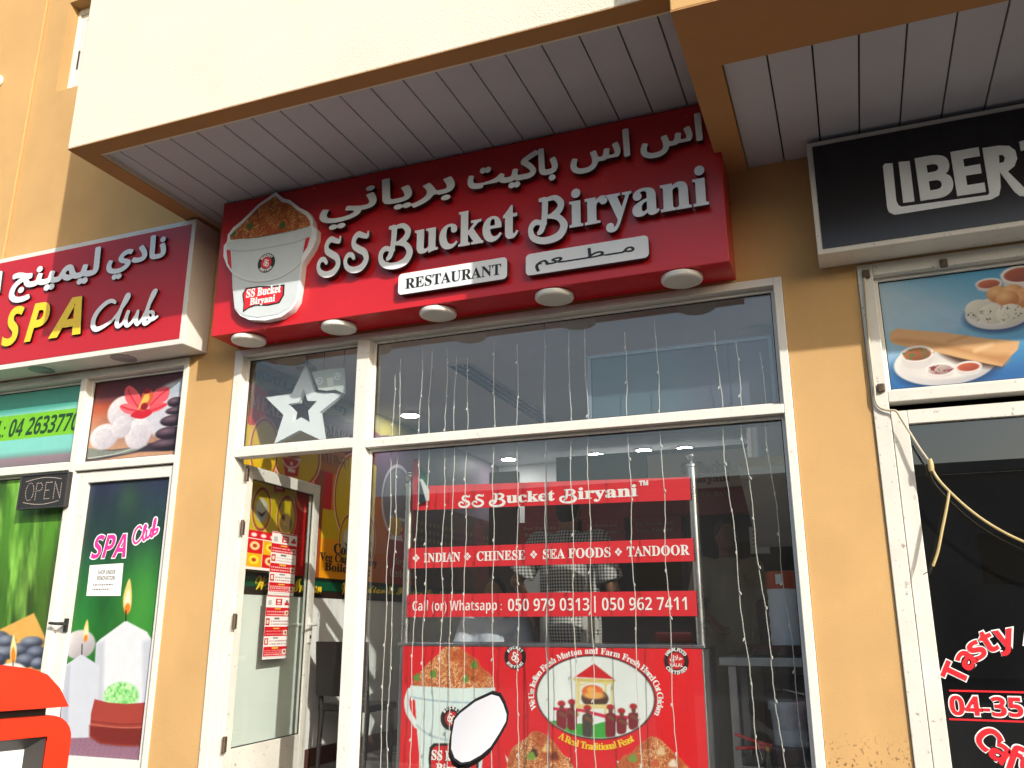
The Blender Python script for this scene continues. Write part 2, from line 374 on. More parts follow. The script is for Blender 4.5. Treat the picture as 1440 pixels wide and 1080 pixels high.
def contours(D, xs, ys):
    nx, ny = D.shape; seg = {}
    def ip(i0, j0, i1, j1):
        a, b = D[i0, j0], D[i1, j1]; t = a/(a-b)
        return (xs[i0]*(1-t)+xs[i1]*t, ys[j0]*(1-t)+ys[j1]*t)
    nxt = {}; pos = {}
    S = D < 0
    cells = np.argwhere((S[:-1,:-1] != S[1:,:-1]) | (S[:-1,:-1] != S[:-1,1:]) | (S[:-1,:-1] != S[1:,1:]))
    for i, j in cells:
        e = {0:((i,j),(i+1,j)), 1:((i+1,j),(i+1,j+1)), 2:((i+1,j+1),(i,j+1)), 3:((i,j+1),(i,j))}
        cr = [k for k in range(4) if S[e[k][0]] != S[e[k][1]]]
        prs = []
        if len(cr) == 2: prs = [tuple(cr)]
        elif len(cr) == 4: prs = [(0,1),(2,3)] if S[i+1,j] != S[i,j] else [(0,3),(1,2)]
        for a, b in prs:
            ka = tuple(sorted(e[a])); kb = tuple(sorted(e[b]))
            pos[ka] = ip(*ka[0], *ka[1]); pos[kb] = ip(*kb[0], *kb[1])
            nxt.setdefault(ka, []).append(kb); nxt.setdefault(kb, []).append(ka)
    loops = []; used = set()
    for k in nxt:
        if k in used: continue
        lp = [k]; used.add(k); cur = k
        while True:
            nb = [x for x in nxt[cur] if x not in used]
            if not nb: break
            cur = nb[0]; used.add(cur); lp.append(cur)
        if len(lp) > 5: loops.append([pos[x] for x in lp])
    return loops
def glyph(strokes, x0, x1, z0, z1, fr, h, depth, res=110):
    L = sdf_strokes(strokes, res); a = np.array([p for l in L for p in l]); lo, hi = a.min(0), a.max(0)
    L = [[((p[0]-lo[0])/(hi[0]-lo[0])*(x1-x0)+x0, (p[1]-lo[1])/(hi[1]-lo[1])*(z1-z0)+z0) for p in l] for l in L]
    return place2d(curve_mesh(L, depth), fr, h, depth)
def ar_text(s, x0, x1, z0, z1, fr, h, depth, grow=4, W=460):
    """joined letters merged into one thickened outline"""
    me = text_raw(s, 0.0); a = verts_of(me); me.calc_loop_triangles()
    T = [t.vertices[:] for t in me.loop_triangles if t.normal.z > 0.9]; bpy.data.meshes.remove(me)
    lo, hi = a.min(0), a.max(0); k = W/(hi[0]-lo[0]); pad = grow+6; nx = W+2*pad; ny = int((hi[1]-lo[1])*k)+2*pad; S = np.zeros((nx, ny), bool)
    P = (a[:, :2]-lo[:2])*k+pad
    for t in T:
        A_, B_, C_ = P[t[0]], P[t[1]], P[t[2]]; i0, j0 = np.floor(np.minimum(np.minimum(A_, B_), C_)).astype(int); i1, j1 = np.ceil(np.maximum(np.maximum(A_, B_), C_)).astype(int)+1
        I, J = np.meshgrid(np.arange(i0, i1), np.arange(j0, j1), indexing='ij'); cr = lambda p, q: (q[0]-p[0])*(J-p[1])-(q[1]-p[1])*(I-p[0])
        d1, d2, d3 = cr(A_, B_), cr(B_, C_), cr(C_, A_); S[i0:i1, j0:j1] |= ((d1 >= -.3) & (d2 >= -.3) & (d3 >= -.3)) | ((d1 <= .3) & (d2 <= .3) & (d3 <= .3))
    D = np.zeros_like(S)
    for i in range(-grow, grow+1):
        for j in range(-grow, grow+1):
            if i*i+j*j <= grow*grow+1: D |= np.roll(np.roll(S, i, 0), j, 1)
    F_ = D.astype(float)
    for _ in range(3):
        for ax in (0, 1): F_ = (np.roll(F_, 1, ax)+2*F_+np.roll(F_, -1, ax))/4
    L = contours(0.5001-F_, np.arange(nx, dtype=float), np.arange(ny, dtype=float)); L = [l[::2] for l in L if len(l) > 12]
    q = np.array([p for l in L for p in l]); lo, hi = q.min(0), q.max(0)
    L = [[((p[0]-lo[0])/(hi[0]-lo[0])*(x1-x0)+x0, (p[1]-lo[1])/(hi[1]-lo[1])*(z1-z0)+z0) for p in l] for l in L]
    return place2d(curve_mesh(L, depth), fr, h, depth)
SW_S = [([(.93,.98),(.90,.86),(.72,.90),(.52,.95),(.36,.84),(.37,.66),(.58,.54),(.82,.42),(.90,.22),(.72,.04),(.40,.0),(.12,.10),(.03,.28),(.12,.42),(.28,.42),(.38,.33)], [.03,.06,.075,.085,.09,.095,.10,.10,.10,.095,.085,.08,.075,.07,.07,.06])]
SW_B = [([(.40,.97),(.44,.90),(.42,.55),(.34,.28),(.25,.20)], [.07,.09,.085,.08,.05]),
        ([(.30,.98),(.50,.97),(.74,.97),(.90,.82),(.84,.66),(.64,.56),(.55,.55)], [.05,.05,.065,.095,.09,.06,.05]),
        ([(.60,.55),(.84,.48),(.98,.28),(.86,.08),(.58,.0),(.28,.02),(.06,.14),(.02,.34),(.14,.46),(.30,.44),(.44,.40)], [.05,.075,.105,.10,.085,.08,.08,.075,.07,.06,.05])]
def swash_title(x0, z0, ux, uz, fr, h, depth, heavy=0.012, res=110):
    """'SS Bucket Biryani' in swash serif: x0,z0 = left end and baseline, ux = total width, uz = capital height"""
    W = 2.52; f = lambda a: x0 + (a+3.06)/W*ux; g = lambda b: z0 + (b-2.165)/0.23*uz
    out = []
    for a0, a1 in ((-3.015,-2.838), (-2.816,-2.634)): out.append(glyph(SW_S, f(a0), f(a1), g(2.112), g(2.395), fr, h, depth, res))
    for a0, a1 in ((-2.565,-2.325), (-1.575,-1.335)): out.append(glyph(SW_B, f(a0), f(a1), g(2.095), g(2.395), fr, h, depth, res))
    out.append(fit_text(BOLD('ucket'), f(-2.315), f(-1.635), g(2.165), g(2.397), fr, h, depth, heavy))
    out.append(fit_text(BOLD('iryani'), f(-1.325), f(-.54), g(2.100), g(2.41), fr, h, depth, heavy))
    return out

# ------------------------------------------------------------------ printed surfaces: a fine grid of coloured points
def vnoise(x, y, sc, seed=0):
    r = np.random.default_rng(seed).random((64, 64)); xs = x*sc; ys = y*sc
    i = np.floor(xs).astype(int); j = np.floor(ys).astype(int); a = xs-i; b = ys-j
    a = a*a*(3-2*a); b = b*b*(3-2*b); g = lambda p, q: r[p % 64, q % 64]
    return (g(i,j)*(1-a)+g(i+1,j)*a)*(1-b)+(g(i,j+1)*(1-a)+g(i+1,j+1)*a)*b
def fbm(x, y, sc, seed=0, o=4):
    s = 0; t = 0
    for k in range(o): s = s+vnoise(x, y, sc*2**k, seed+k)*0.5**k; t += 0.5**k
    return s/t
class Cv:
    """a print: point grid over (a0..a1, b0..b1) of a frame, painted from shapes given at their places on the print"""
    def __init__(s, fr, a0, a1, b0, b1, step, conv=None, bgc=(255,255,255)):
        s.ink = 0.76; s.fr, s.conv = fr, conv; s.b = (a0, a1, b0, b1)
        s.nx = max(2, int((a1-a0)/step)+1); s.ny = max(2, int((b1-b0)/step)+1); s.step = (a1-a0)/(s.nx-1)
        s.X, s.Y = np.meshgrid(np.linspace(a0, a1, s.nx), np.linspace(b0, b1, s.ny), indexing='ij')
        s.C = np.empty(s.X.shape+(3,)); s.C[:] = np.array(bgc)/255.0
    def q(s, p):
        if s.conv is None: return np.array(p, float)
        return np.array(s.conv(*p), float)
    def over(s, mask, col):
        c = np.asarray(col, float)/255.0; m = np.clip(mask, 0, 1)[..., None]; s.C = s.C*(1-m)+c*m
    def sd2m(s, sd, soft=None): return np.clip(0.5-sd/(soft if soft else s.step*1.6), 0, 1)
    def rect(s, p, r, col, soft=None):
        a = s.q(p); b = s.q(r); x0, x1 = sorted((a[0], b[0])); y0, y1 = sorted((a[1], b[1]))
        sd = np.maximum(np.maximum(x0-s.X, s.X-x1), np.maximum(y0-s.Y, s.Y-y1)); s.over(s.sd2m(sd, soft), col)
    def ell_m(s, c, rx, ry, rot=0.0, soft=None):
        ca, sa = math.cos(rot), math.sin(rot); dx = s.X-c[0]; dy = s.Y-c[1]; u = (dx*ca+dy*sa)/rx; v = (-dx*sa+dy*ca)/ry
        k = np.hypot(u, v); return s.sd2m((k-1)*min(rx, ry), soft), u, v
    def px(s, c, wx, hy):
        c0 = s.q(c); rx = abs(s.q((c[0]+wx, c[1]))[0]-s.q((c[0]-wx, c[1]))[0])/2; ry = abs(s.q((c[0], c[1]+hy))[1]-s.q((c[0], c[1]-hy))[1])/2
        return c0, rx, ry
    def ell(s, c, wx, hy, col, rot=0.0, soft=None, shade=None, lite=None):
        c0, rx, ry = s.px(c, wx, hy); m, u, v = s.ell_m(c0, rx, ry, rot, soft); cc = np.asarray(col, float)
        if shade is not None:
            t = np.clip(0.5+0.5*(u*0.6-v*0.8), 0, 1)[..., None]; cc = cc*(1-t)+np.asarray(shade, float)*t
        s.over(m, cc)
        if lite is not None:
            m2, _, _ = s.ell_m(c0+np.array([-0.25*rx, 0.35*ry]), rx*0.45, ry*0.35, rot, soft=min(rx, ry)*0.9); s.over(m2*m*0.8, lite)
    def ring(s, c, wx, hy, col, wdt):
        c0, rx, ry = s.px(c, wx, hy); k = np.hypot((s.X-c0[0])/rx, (s.Y-c0[1])/ry); sd = abs(k-1)*min(rx, ry)-wdt/2; s.over(s.sd2m(sd), col)
    def poly(s, pts, col, smooth=False, soft=None, alpha=1.0):
        P = np.array([s.q(p) for p in pts])
        if smooth: P = np.array([v[:2] for v in smoothpts([(a, b, 0) for a, b in P], 6, True)])
        x, y = s.X, s.Y; ins = np.zeros(x.shape, bool); n = len(P); D = np.full(x.shape, 1e9)
        for i in range(n):
            (xa, ya), (xb, yb) = P[i], P[(i+1) % n]
            c = ((ya > y) != (yb > y)); 
            with np.errstate(divide='ignore', invalid='ignore'): ins ^= c & (x < (xb-xa)*(y-ya)/(yb-ya if yb != ya else 1e-12)+xa)
            dx, dy = xb-xa, yb-ya; L = max(dx*dx+dy*dy, 1e-12); t = np.clip(((x-xa)*dx+(y-ya)*dy)/L, 0, 1); D = np.minimum(D, np.hypot(x-xa-t*dx, y-ya-t*dy))
        sd = np.where(ins, -D, D); m = s.sd2m(sd, soft)*alpha; s.over(m, col); return m
    def line(s, pts, col, wdt, soft=None, smooth=True):
        P = [s.q(p) for p in pts]
        if smooth and len(P) > 2: P = [np.array(v[:2]) for v in smoothpts([(a, b, 0) for a, b in P], 5)]
        D = np.full(s.X.shape, 1e9)
        for a, b in zip(P[:-1], P[1:]):
            d = b-a; L = max(d@d, 1e-12); t = np.clip(((s.X-a[0])*d[0]+(s.Y-a[1])*d[1])/L, 0, 1); D = np.minimum(D, np.hypot(s.X-a[0]-t*d[0], s.Y-a[1]-t*d[1]))
        s.over(s.sd2m(D-wdt/2, soft), col)
    def rice(s, mask, base=(206,132,66), dark=(120,55,22), lite=(244,204,140), sc=55, seed=3):
        w1 = fbm(s.X, s.Y, sc*0.5, seed)*2.2; a = s.X*sc+w1*3; b = s.Y*sc+fbm(s.X, s.Y, sc*0.5, seed+9)*6.6
        r1 = abs(vnoise(a/1.0, b/1.0, 1.6, seed+20)-0.5)*2; r2 = abs(vnoise(a, b, 3.1, seed+30)-0.5)*2
        g = np.clip(1-np.minimum(r1, r2)*3.2, 0, 1); t = fbm(s.X, s.Y, sc*0.25, seed+40)
        c = np.array(dark, float)*(1-g[..., None])+np.array(base, float)*g[..., None]
        k = np.clip((g-0.55)*2.2*np.clip(t*2.2-0.6, 0, 1), 0, 1)[..., None]; c = c*(1-k)+np.array(lite, float)*k
        d = np.clip((0.46-t)*5, 0, 0.5)[..., None]; c = c*(1-d)+np.array((170,62,20), float)*d
        s.over(mask, c)
    def build(s, name, h, m, parent=None, thick=0.0):
        fr = s.fr; o, u, v, n = (np.array(x) for x in (fr.o, fr.u, fr.v, fr.n))
        P = o+s.X[..., None]*u+s.Y[..., None]*v+h*n; nx, ny = s.nx, s.ny
        idx = np.arange(nx*ny).reshape(nx, ny); F = np.stack([idx[:-1,:-1], idx[1:,:-1], idx[1:,1:], idx[:-1,1:]], -1).reshape(-1, 4)
        me = bpy.data.meshes.new(name); me.vertices.add(nx*ny); me.vertices.foreach_set('co', P.astype(np.float32).ravel())
        me.loops.add(F.size); me.loops.foreach_set('vertex_index', F.astype(np.int32).ravel())
        me.polygons.add(len(F)); me.polygons.foreach_set('loop_start', np.arange(0, F.size, 4, dtype=np.int32)); 
        me.update(calc_edges=True)
        at = me.color_attributes.new('Col', 'FLOAT_COLOR', 'POINT')
        rgba = np.ones((nx*ny, 4), np.float32); rgba[:, :3] = s2l(np.clip(s.C, 0, 1)).reshape(-1, 3)*s.ink; at.data.foreach_set('color', rgba.ravel())
        return finish(name, me, m, parent, 0, False)
def cy(Y): return lambda px, py: (lambda p: (p.x, p.z))(aty(px, py, Y))
def cx(X): return lambda px, py: (lambda p: (p.y, p.z))(atx(px, py, X))

def atf(px, py, fr):
    d = ray(px, py); t = fr.o.dot(fr.n)/d.dot(fr.n); p = d*t-fr.o
    return (p.dot(fr.u), p.dot(fr.v))
def cf(fr): return lambda px, py: atf(px, py, fr)
def fbox(bm, fr, a0, a1, b0, b1, h0, h1):
    c = fr.p((a0+a1)/2, (b0+b1)/2, (h0+h1)/2)
    obox(bm, c, fr.u*((a1-a0)/2), fr.v*((b1-b0)/2), fr.n*((h1-h0)/2))

WY = 4.6            # wall face
GZ, FZ = -1.55, -1.02   # street and shop floor
# ------------------------------------------------------------------ ground
bm = B(); box(bm, -60, 60, 2.95, 4.75, GZ-0.3, -1.04); struct(obj('pavement', bm, M['paving'], None, 0.01))
bm = B(); box(bm, -60, 60, 2.80, 2.947, GZ-0.3, -1.05); struct(obj('kerb', bm, M['kerb'], None, 0.015))
bm = B(); vv = [bm.verts.new(p) for p in ((-300,-300,GZ),(300,-300,GZ),(300,300,GZ),(-300,300,GZ))]; bm.faces.new(vv); struct(obj('ground', bm, M['asphalt']))

# ------------------------------------------------------------------ the building
BLD = thing('shop_building', 'tan stucco building with a cream upper storey overhanging the row of shops', 'building', (-3, WY, GZ))
bm = B()
T0, T1 = WY, WY+0.18
box(bm, -14, -6.06, T0, T1, 1.832, 9);  box(bm, -6.06, -4.40, T0, T1, 5.37, 9); box(bm, -6.06, -4.40, T0, T1, 1.832, 4.45); box(bm, -4.40, -0.45, T0, T1, 1.832, 9)
box(bm, -0.45, 8, T0, T1, 1.832, 9)
box(bm, -4.262, -3.862, T0, T1, -1.04, 1.832); box(bm, -0.220, 0.158, T0, T1, -1.04, 1.832); box(bm, 3.0, 8, T0, T1, -1.04, 1.832); box(bm, -14, -9, T0, T1, -1.04, 1.832)
obj('wall', bm, M['tan'], BLD)
bx('pilaster', M['tan'], BLD, -14, -6.33, WY-0.025, WY-0.001, 2.79, 9, bev=0.006)
# overhanging upper storey
bm = B(); box(bm, -4.237, -0.54, 3.357, 3.50, 2.803, 9); box(bm, -4.237, -4.10, 3.502, 4.598, 2.803, 9); obj('cream_bulkhead', bm, M['cream'], BLD, 0.006)
bm = B(); box(bm, -4.237, -0.503, 3.357, 3.475, 2.798, 2.8015); box(bm, -4.237, -4.105, 3.4755, 4.598, 2.798, 2.8015); box(bm, -4.237, -4.105, 3.4755, 4.598, 2.8025, 2.94); obj('soffit_rim', bm, M['rim'], BLD)
bm = B(); box(bm, -0.50, 7, 3.11, 3.25, 2.504, 9); box(bm, -0.50, -0.352, 3.252, 4.598, 2.504, 3.4); obj('tan_bulkhead', bm, M['tan'], BLD, 0.006)
bm = B(); box(bm, -0.50, 7, 3.11, 3.555, 2.498, 2.5025); box(bm, -0.50, -0.352, 3.5555, 4.598, 2.498, 2.5025); box(bm, -0.35, 7, 3.252, 3.553, 2.5035, 2.62); obj('soffit_rim', bm, M['rim'], BLD)
def soffit(x0, x1, y0, y1, z, first, pitch, name):
    bm = B(); edges = [x0]; x = first
    while x < x1-0.02: edges.append(x); x += pitch
    edges.append(x1)
    for a, b in zip(edges[:-1], edges[1:]): box(bm, a+0.004, b-0.004, y0, y1, z+random.uniform(0, 0.0015), z+0.02)
    o = obj(name, bm, M['soffit'], BLD, 0.002)
    bx('soffit_backing', M['groove'], BLD, x0, x1, y0, y1, z+0.022, z+0.03, bev=0)
soffit(-4.104, -0.505, 3.477, 4.598, 2.832, -4.104+0.10, 0.1985, 'soffit_panels')
soffit(-0.350, 7.0, 3.557, 4.598, 2.522, -0.149, 0.1975, 'soffit_panels')
# upper window
bm = B(); Y0, Y1 = WY+0.10, WY+0.16
box(bm, -6.058, -6.03, Y0, Y1, 4.452, 5.368); box(bm, -6.03, -4.402, Y0, Y1, 5.31, 5.368); box(bm, -6.03, -4.402, Y0, Y1, 4.452, 4.50)
fr_ = obj('window', bm, M['alu'], BLD, 0.004)
bm = B(); box(bm, -6.028, -5.968, Y0+0.02, Y1-0.005, 4.502, 5.308); box(bm, -5.966, -5.2, Y0+0.02, Y1-0.005, 5.25, 5.308); box(bm, -5.966, -5.2, Y0+0.02, Y1-0.005, 4.502, 4.53); obj('sash', bm, M['alu'], fr_, 0.003)
bx('pane', M['glass_up'], fr_, -5.966, -4.402, Y0+0.035, Y0+0.045, 4.531, 5.249, bev=0)
bx('handle', M['gasket'], fr_, -6.002, -5.986, Y0+0.012, Y0+0.0195, 4.74, 4.93, bev=0.002)
# interior of the restaurant
XI, XR, YB, ZC = -3.93, -0.205, 9.6, 1.86
bm = B(); box(bm, XI-0.1, XI, WY+0.182, YB, FZ-0.02, 2.2); box(bm, XI, XR, YB, YB+0.1, FZ-0.02, 2.2); box(bm, XR, XR+0.08, WY+0.182, YB, FZ-0.02, 2.2); obj('interior_wall', bm, M['room'], BLD)
bx('interior_ceiling', M['ceil'], BLD, XI, XR, WY+0.182, YB, ZC, ZC+0.1, bev=0)
bm = B(); box(bm, XI, XR, 4.76, YB, FZ-0.1, FZ); o = struct(obj('interior_floor', bm, M['floor_in'])); 
bx('skirting', M['skirting'], BLD, XI+0.001, XI+0.018, WY+0.2, YB, FZ+0.002, FZ+0.13)
# rooms behind the other two shopfronts
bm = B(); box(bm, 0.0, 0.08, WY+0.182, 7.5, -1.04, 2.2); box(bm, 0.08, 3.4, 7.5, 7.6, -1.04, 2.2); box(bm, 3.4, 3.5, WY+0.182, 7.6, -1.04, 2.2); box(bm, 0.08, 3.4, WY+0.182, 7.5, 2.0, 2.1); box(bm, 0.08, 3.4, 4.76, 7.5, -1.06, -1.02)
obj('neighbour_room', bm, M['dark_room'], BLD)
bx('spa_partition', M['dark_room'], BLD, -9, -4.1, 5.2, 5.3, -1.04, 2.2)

# ------------------------------------------------------------------ shopfronts
FY0, FY1, GY = WY-0.012, WY+0.09, WY+0.062
def bars(name, m, parent, L, y0=FY0, y1=FY1, bev=0.004):
    bm = B()
    for x0, x1, z0, z1 in L: box(bm, x0, x1, y0, y1, z0, z1)
    return obj(name, bm, m, parent, bev)
def pane(parent, x0, x1, z0, z1, m=None, name='window_pane'):
    """glass, its glazing beads and the black gasket line"""
    o = bx(name, m or M['glass'], parent, x0, x1, GY, GY+0.006, z0, z1, bev=0)
    bm = B(); t = 0.02; y0, y1 = GY-0.022, GY-0.001
    box(bm, x0, x0+t, y0, y1, z0, z1); box(bm, x1-t, x1, y0, y1, z0, z1); box(bm, x0+t, x1-t, y0, y1, z0, z0+t); box(bm, x0+t, x1-t, y0, y1, z1-t, z1)
    obj('glazing_bead', bm, M['alu'], o, 0.003)
    bm = B(); g = 0.005; a, b, c, d = x0+t, x1-t, z0+t, z1-t; y0, y1 = GY-0.009, GY-0.001
    box(bm, a, a+g, y0, y1, c, d); box(bm, b-g, b, y0, y1, c, d); box(bm, a+g, b-g, y0, y1, c, c+g); box(bm, a+g, b-g, y0, y1, d-g, d)
    obj('gasket', bm, M['gasket'], o)
    return o
# restaurant
SF = thing('shopfront', 'white aluminium shopfront of the restaurant with its glass door standing open', 'shopfront', (-2, WY, FZ))
bars('frame', M['alu'], SF, [(-3.860,-3.795,-1.03,1.831), (-0.268,-0.222,-1.03,1.831), (-3.795,-0.268,1.786,1.831), (-2.79,-0.268,-1.03,-0.95)])
bars('mullion', M['alu'], SF, [(-2.882,-2.790,-1.03,1.786)])
bars('transom_bar', M['alu'], SF, [(-3.795,-2.882,1.076,1.138), (-2.790,-0.268,1.068,1.118)])
pane(SF, -3.795, -2.882, 1.138, 1.786); pane(SF, -2.790, -0.268, 1.118, 1.786); pane(SF, -2.790, -0.268, -0.95, 1.068)
bx('glass_joint', M['steel_dull'], SF, -1.622, -1.617, GY+0.0065, GY+0.011, -0.93, 1.766, bev=0)
# open door leaf
DF = Frame((-3.772, WY+0.10, 0), (-0.065, 0.998, 0), (0, 0, 1)); DW = 0.985; DT = 1.047
bm = B(); t = 0.045
fbox(bm, DF, 0, 0.085, FZ+0.01, DT, -t, 0); fbox(bm, DF, DW-0.085, DW, FZ+0.01, DT, -t, 0); fbox(bm, DF, 0.085, DW-0.085, DT-0.085, DT, -t, 0); fbox(bm, DF, 0.085, DW-0.085, FZ+0.01, -0.755, -t, 0)
DOOR = obj('door', bm, M['alu_old'], SF, 0.004)
bm = B(); fbox(bm, DF, 0.0855, DW-0.0855, -0.7545, DT-0.0855, -0.026, -0.020); obj('door_glass', bm, M['glass_door'], DOOR)
bm = B(); g = 0.006
for a0, a1, b0, b1 in ((0.0855,0.0915,-0.7545,DT-0.0855),(DW-0.0915,DW-0.0855,-0.7545,DT-0.0855),(0.092,DW-0.092,-0.7545,-0.7485),(0.092,DW-0.092,DT-0.0915,DT-0.0855)): fbox(bm, DF, a0, a1, b0, b1, -0.019, -0.012)
obj('gasket', bm, M['gasket'], DOOR)
bm = B(); fbox(bm, DF, DW-0.065, DW-0.02, -0.13, 0.05, 0.0005, 0.012); 
tube(bm, [DF.p(DW-0.043, 0.0, 0.01), DF.p(DW-0.043, 0.0, 0.055), DF.p(DW-0.06, 0.0, 0.062), DF.p(DW-0.17, -0.004, 0.062)], [0.011,0.011,0.011,0.008], 10)
tube(bm, [DF.p(DW-0.043, 0.0, -0.05), DF.p(DW-0.043, 0.0, -0.095), DF.p(DW-0.17, -0.004, -0.1)], [0.011,0.011,0.008], 10)
obj('handle', bm, M['alu'], DOOR, 0.002, True)
bm = B(); fbox(bm, DF, DW-0.05, DW-0.036, -0.10, -0.075, 0.0125, 0.018); obj('keyhole', bm, M['gasket'], DOOR)
for zc in (0.98, 0.62, 0.02, -0.72):
    bm = B(); tube(bm, [DF.p(-0.016, zc-0.05, 0.014), DF.p(-0.016, zc+0.05, 0.014)], 0.011, 10); fbox(bm, DF, -0.01, 0.03, zc-0.045, zc+0.045, 0.0005, 0.004); obj('hinge', bm, M['hinge'], DOOR)
# spa
SPF = thing('shopfront', 'white aluminium shopfront of the spa covered in printed film with a closed door', 'shopfront', (-5.5, WY, FZ))
bars('frame', M['alu'], SPF, [(-4.304,-4.262,-1.03,1.831), (-9,-4.304,1.775,1.831), (-9,-5.27,-1.03,-0.95)])
bars('mullion', M['alu'], SPF, [(-5.270,-5.212,-1.03,1.775)])
bars('transom_bar', M['alu'], SPF, [(-9,-5.270,1.085,1.140), (-5.212,-4.304,1.075,1.128)])
pane(SPF, -5.212, -4.304, 1.128, 1.775); pane(SPF, -9, -5.27, 1.140, 1.775); pane(SPF, -9, -5.27, -0.95, 1.085)
bm = B(); y0, y1 = WY+0.015, WY+0.06
for b in ((-5.208,-5.100,-1.0,1.065), (-4.352,-4.308,-1.0,1.065), (-5.100,-4.352,0.985,1.065), (-5.100,-4.352,-1.0,-0.83)): box(bm, b[0], b[1], y0, y1, b[2], b[3])
SD = obj('door', bm, M['alu'], SPF, 0.004)
bx('door_glass', M['glass_dark'], SD, -5.100, -4.352, WY+0.045, WY+0.05, -0.83, 0.985, bev=0)
bm = B(); p = aty(92, 877, WY); box(bm, p.x-0.016, p.x+0.016, WY-0.0, WY+0.0145, p.z-0.055, p.z+0.035)
tube(bm, [(p.x,WY+0.005,p.z),(p.x,WY-0.05,p.z),(p.x-0.02,WY-0.058,p.z),(p.x-0.085,WY-0.058,p.z+0.004)], [0.011,0.011,0.011,0.009], 10); tube(bm, [(p.x,WY-0.04,p.z),(p.x+0.05,WY-0.052,p.z-0.003)], 0.010, 10)
obj('handle', bm, M['gasket'], SD, 0.002, True)
# neighbour on the right
LF = thing('shopfront', 'white aluminium door front of the right hand shop with dark glass', 'shopfront', (1.2, WY, FZ))
bars('frame', M['alu_old'], LF, [(0.160,0.236,-1.03,1.831), (0.236,3.0,1.765,1.831)])
bars('transom_bar', M['alu_old'], LF, [(0.236,3.0,1.078,1.134)])
pane(LF, 0.236, 3.0, 1.134, 1.765)
bm = B(); y0, y1 = WY+0.012, WY+0.06
for b in ((0.2405,0.315,-1.0,1.035), (1.35,1.43,-1.0,1.035), (0.315,1.35,0.965,1.035), (0.315,1.35,-1.0,-0.8)): box(bm, b[0], b[1], y0, y1, b[2], b[3])
LD = obj('door', bm, M['alu_old'], LF, 0.004)
bx('door_glass', M['glass_dark'], LD, 0.315, 1.35, WY+0.04, WY+0.046, -0.8, 0.965, bev=0)
pane(LF, 1.44, 3.0, -0.95, 1.078, M['glass_dark'])

# ------------------------------------------------------------------ restaurant sign
FS = 4.324; F = FY(FS)
SG = thing('shop_sign', 'red restaurant sign box with raised white letters and a bucket of rice', 'sign', (-2.15, WY, 1.85))
bm = B(); box(bm, -3.852, -0.462, FS, WY-0.001, 1.850, 2.822); obj('box', bm, M['red'], SG, 0.003)
bm = B(); box(bm, -3.853, -0.505, FS-0.006, FS+0.03, 2.8225, 2.8300); obj('top_trim', bm, M['steel'], SG)
H, DP = 0.018, 0.034
def pl(*a): return join(*a)
join('title_lettering', swash_title(-3.06, 2.165, 2.52, 0.23, F, H, DP), M['white'], SG, M['edge_black'], F)
A = 0xFE8D  # joined Arabic letter forms
ss = [0xFE8D, 0xFEB1]
bakit = [0xFE91, 0xFE8E, 0xFEDB, 0xFEF4, 0xFE96]
biryani = [0xFE91, 0xFEAE, 0xFEF3, 0xFE8E, 0xFEE7, 0xFEF2]
arm = [ar_text(AR(ss), -0.898, -0.550, 2.508, 2.735, F, H, DP, 7, 300), ar_text(AR(ss), -1.312, -0.957, 2.497, 2.730, F, H, DP, 7, 300),
       ar_text(AR(bakit), -1.966, -1.388, 2.490, 2.715, F, H, DP, 7, 440), ar_text(AR(biryani), -3.020, -2.050, 2.440, 2.728, F, H, DP, 7, 640)]
join('arabic_lettering', arm, M['white'], SG, M['edge_black'], F)
def rrect(x0, x1, z0, z1, r, n=6):
    out = []
    for cx_, cz_, a0 in ((x1-r,z1-r,0),(x0+r,z1-r,90),(x0+r,z0+r,180),(x1-r,z0+r,270)):
        for k in range(n+1): a = R(a0+90*k/n); out.append((cx_+r*math.cos(a), cz_+r*math.sin(a)))
    return out
p1 = plate('nameplate', [rrect(-2.42,-1.708,1.922,2.058,0.026)], F, 0.012, 0.035, M['white'], SG, M['edge_black'])
join('lettering', [fit_text(BOLD('RESTAURANT'), -2.370, -1.745, 1.952, 2.022, F, 0.0472, 0.0015, 0.004)], M['black'], p1)
p2 = plate('nameplate', [rrect(-1.592,-0.878,1.920,2.052,0.026)], F, 0.012, 0.035, M['white'], SG, M['edge_black'])
matam = [0xFEE3, 0x0640, 0x0640, 0xFEC4, 0x0640, 0x0640, 0x0640, 0xFECC, 0xFEE2]
join('lettering', [ar_text(AR(matam), -1.535, -0.955, 1.935, 2.030, F, 0.0472, 0.0015, 3, 640)], M['black'], p2)
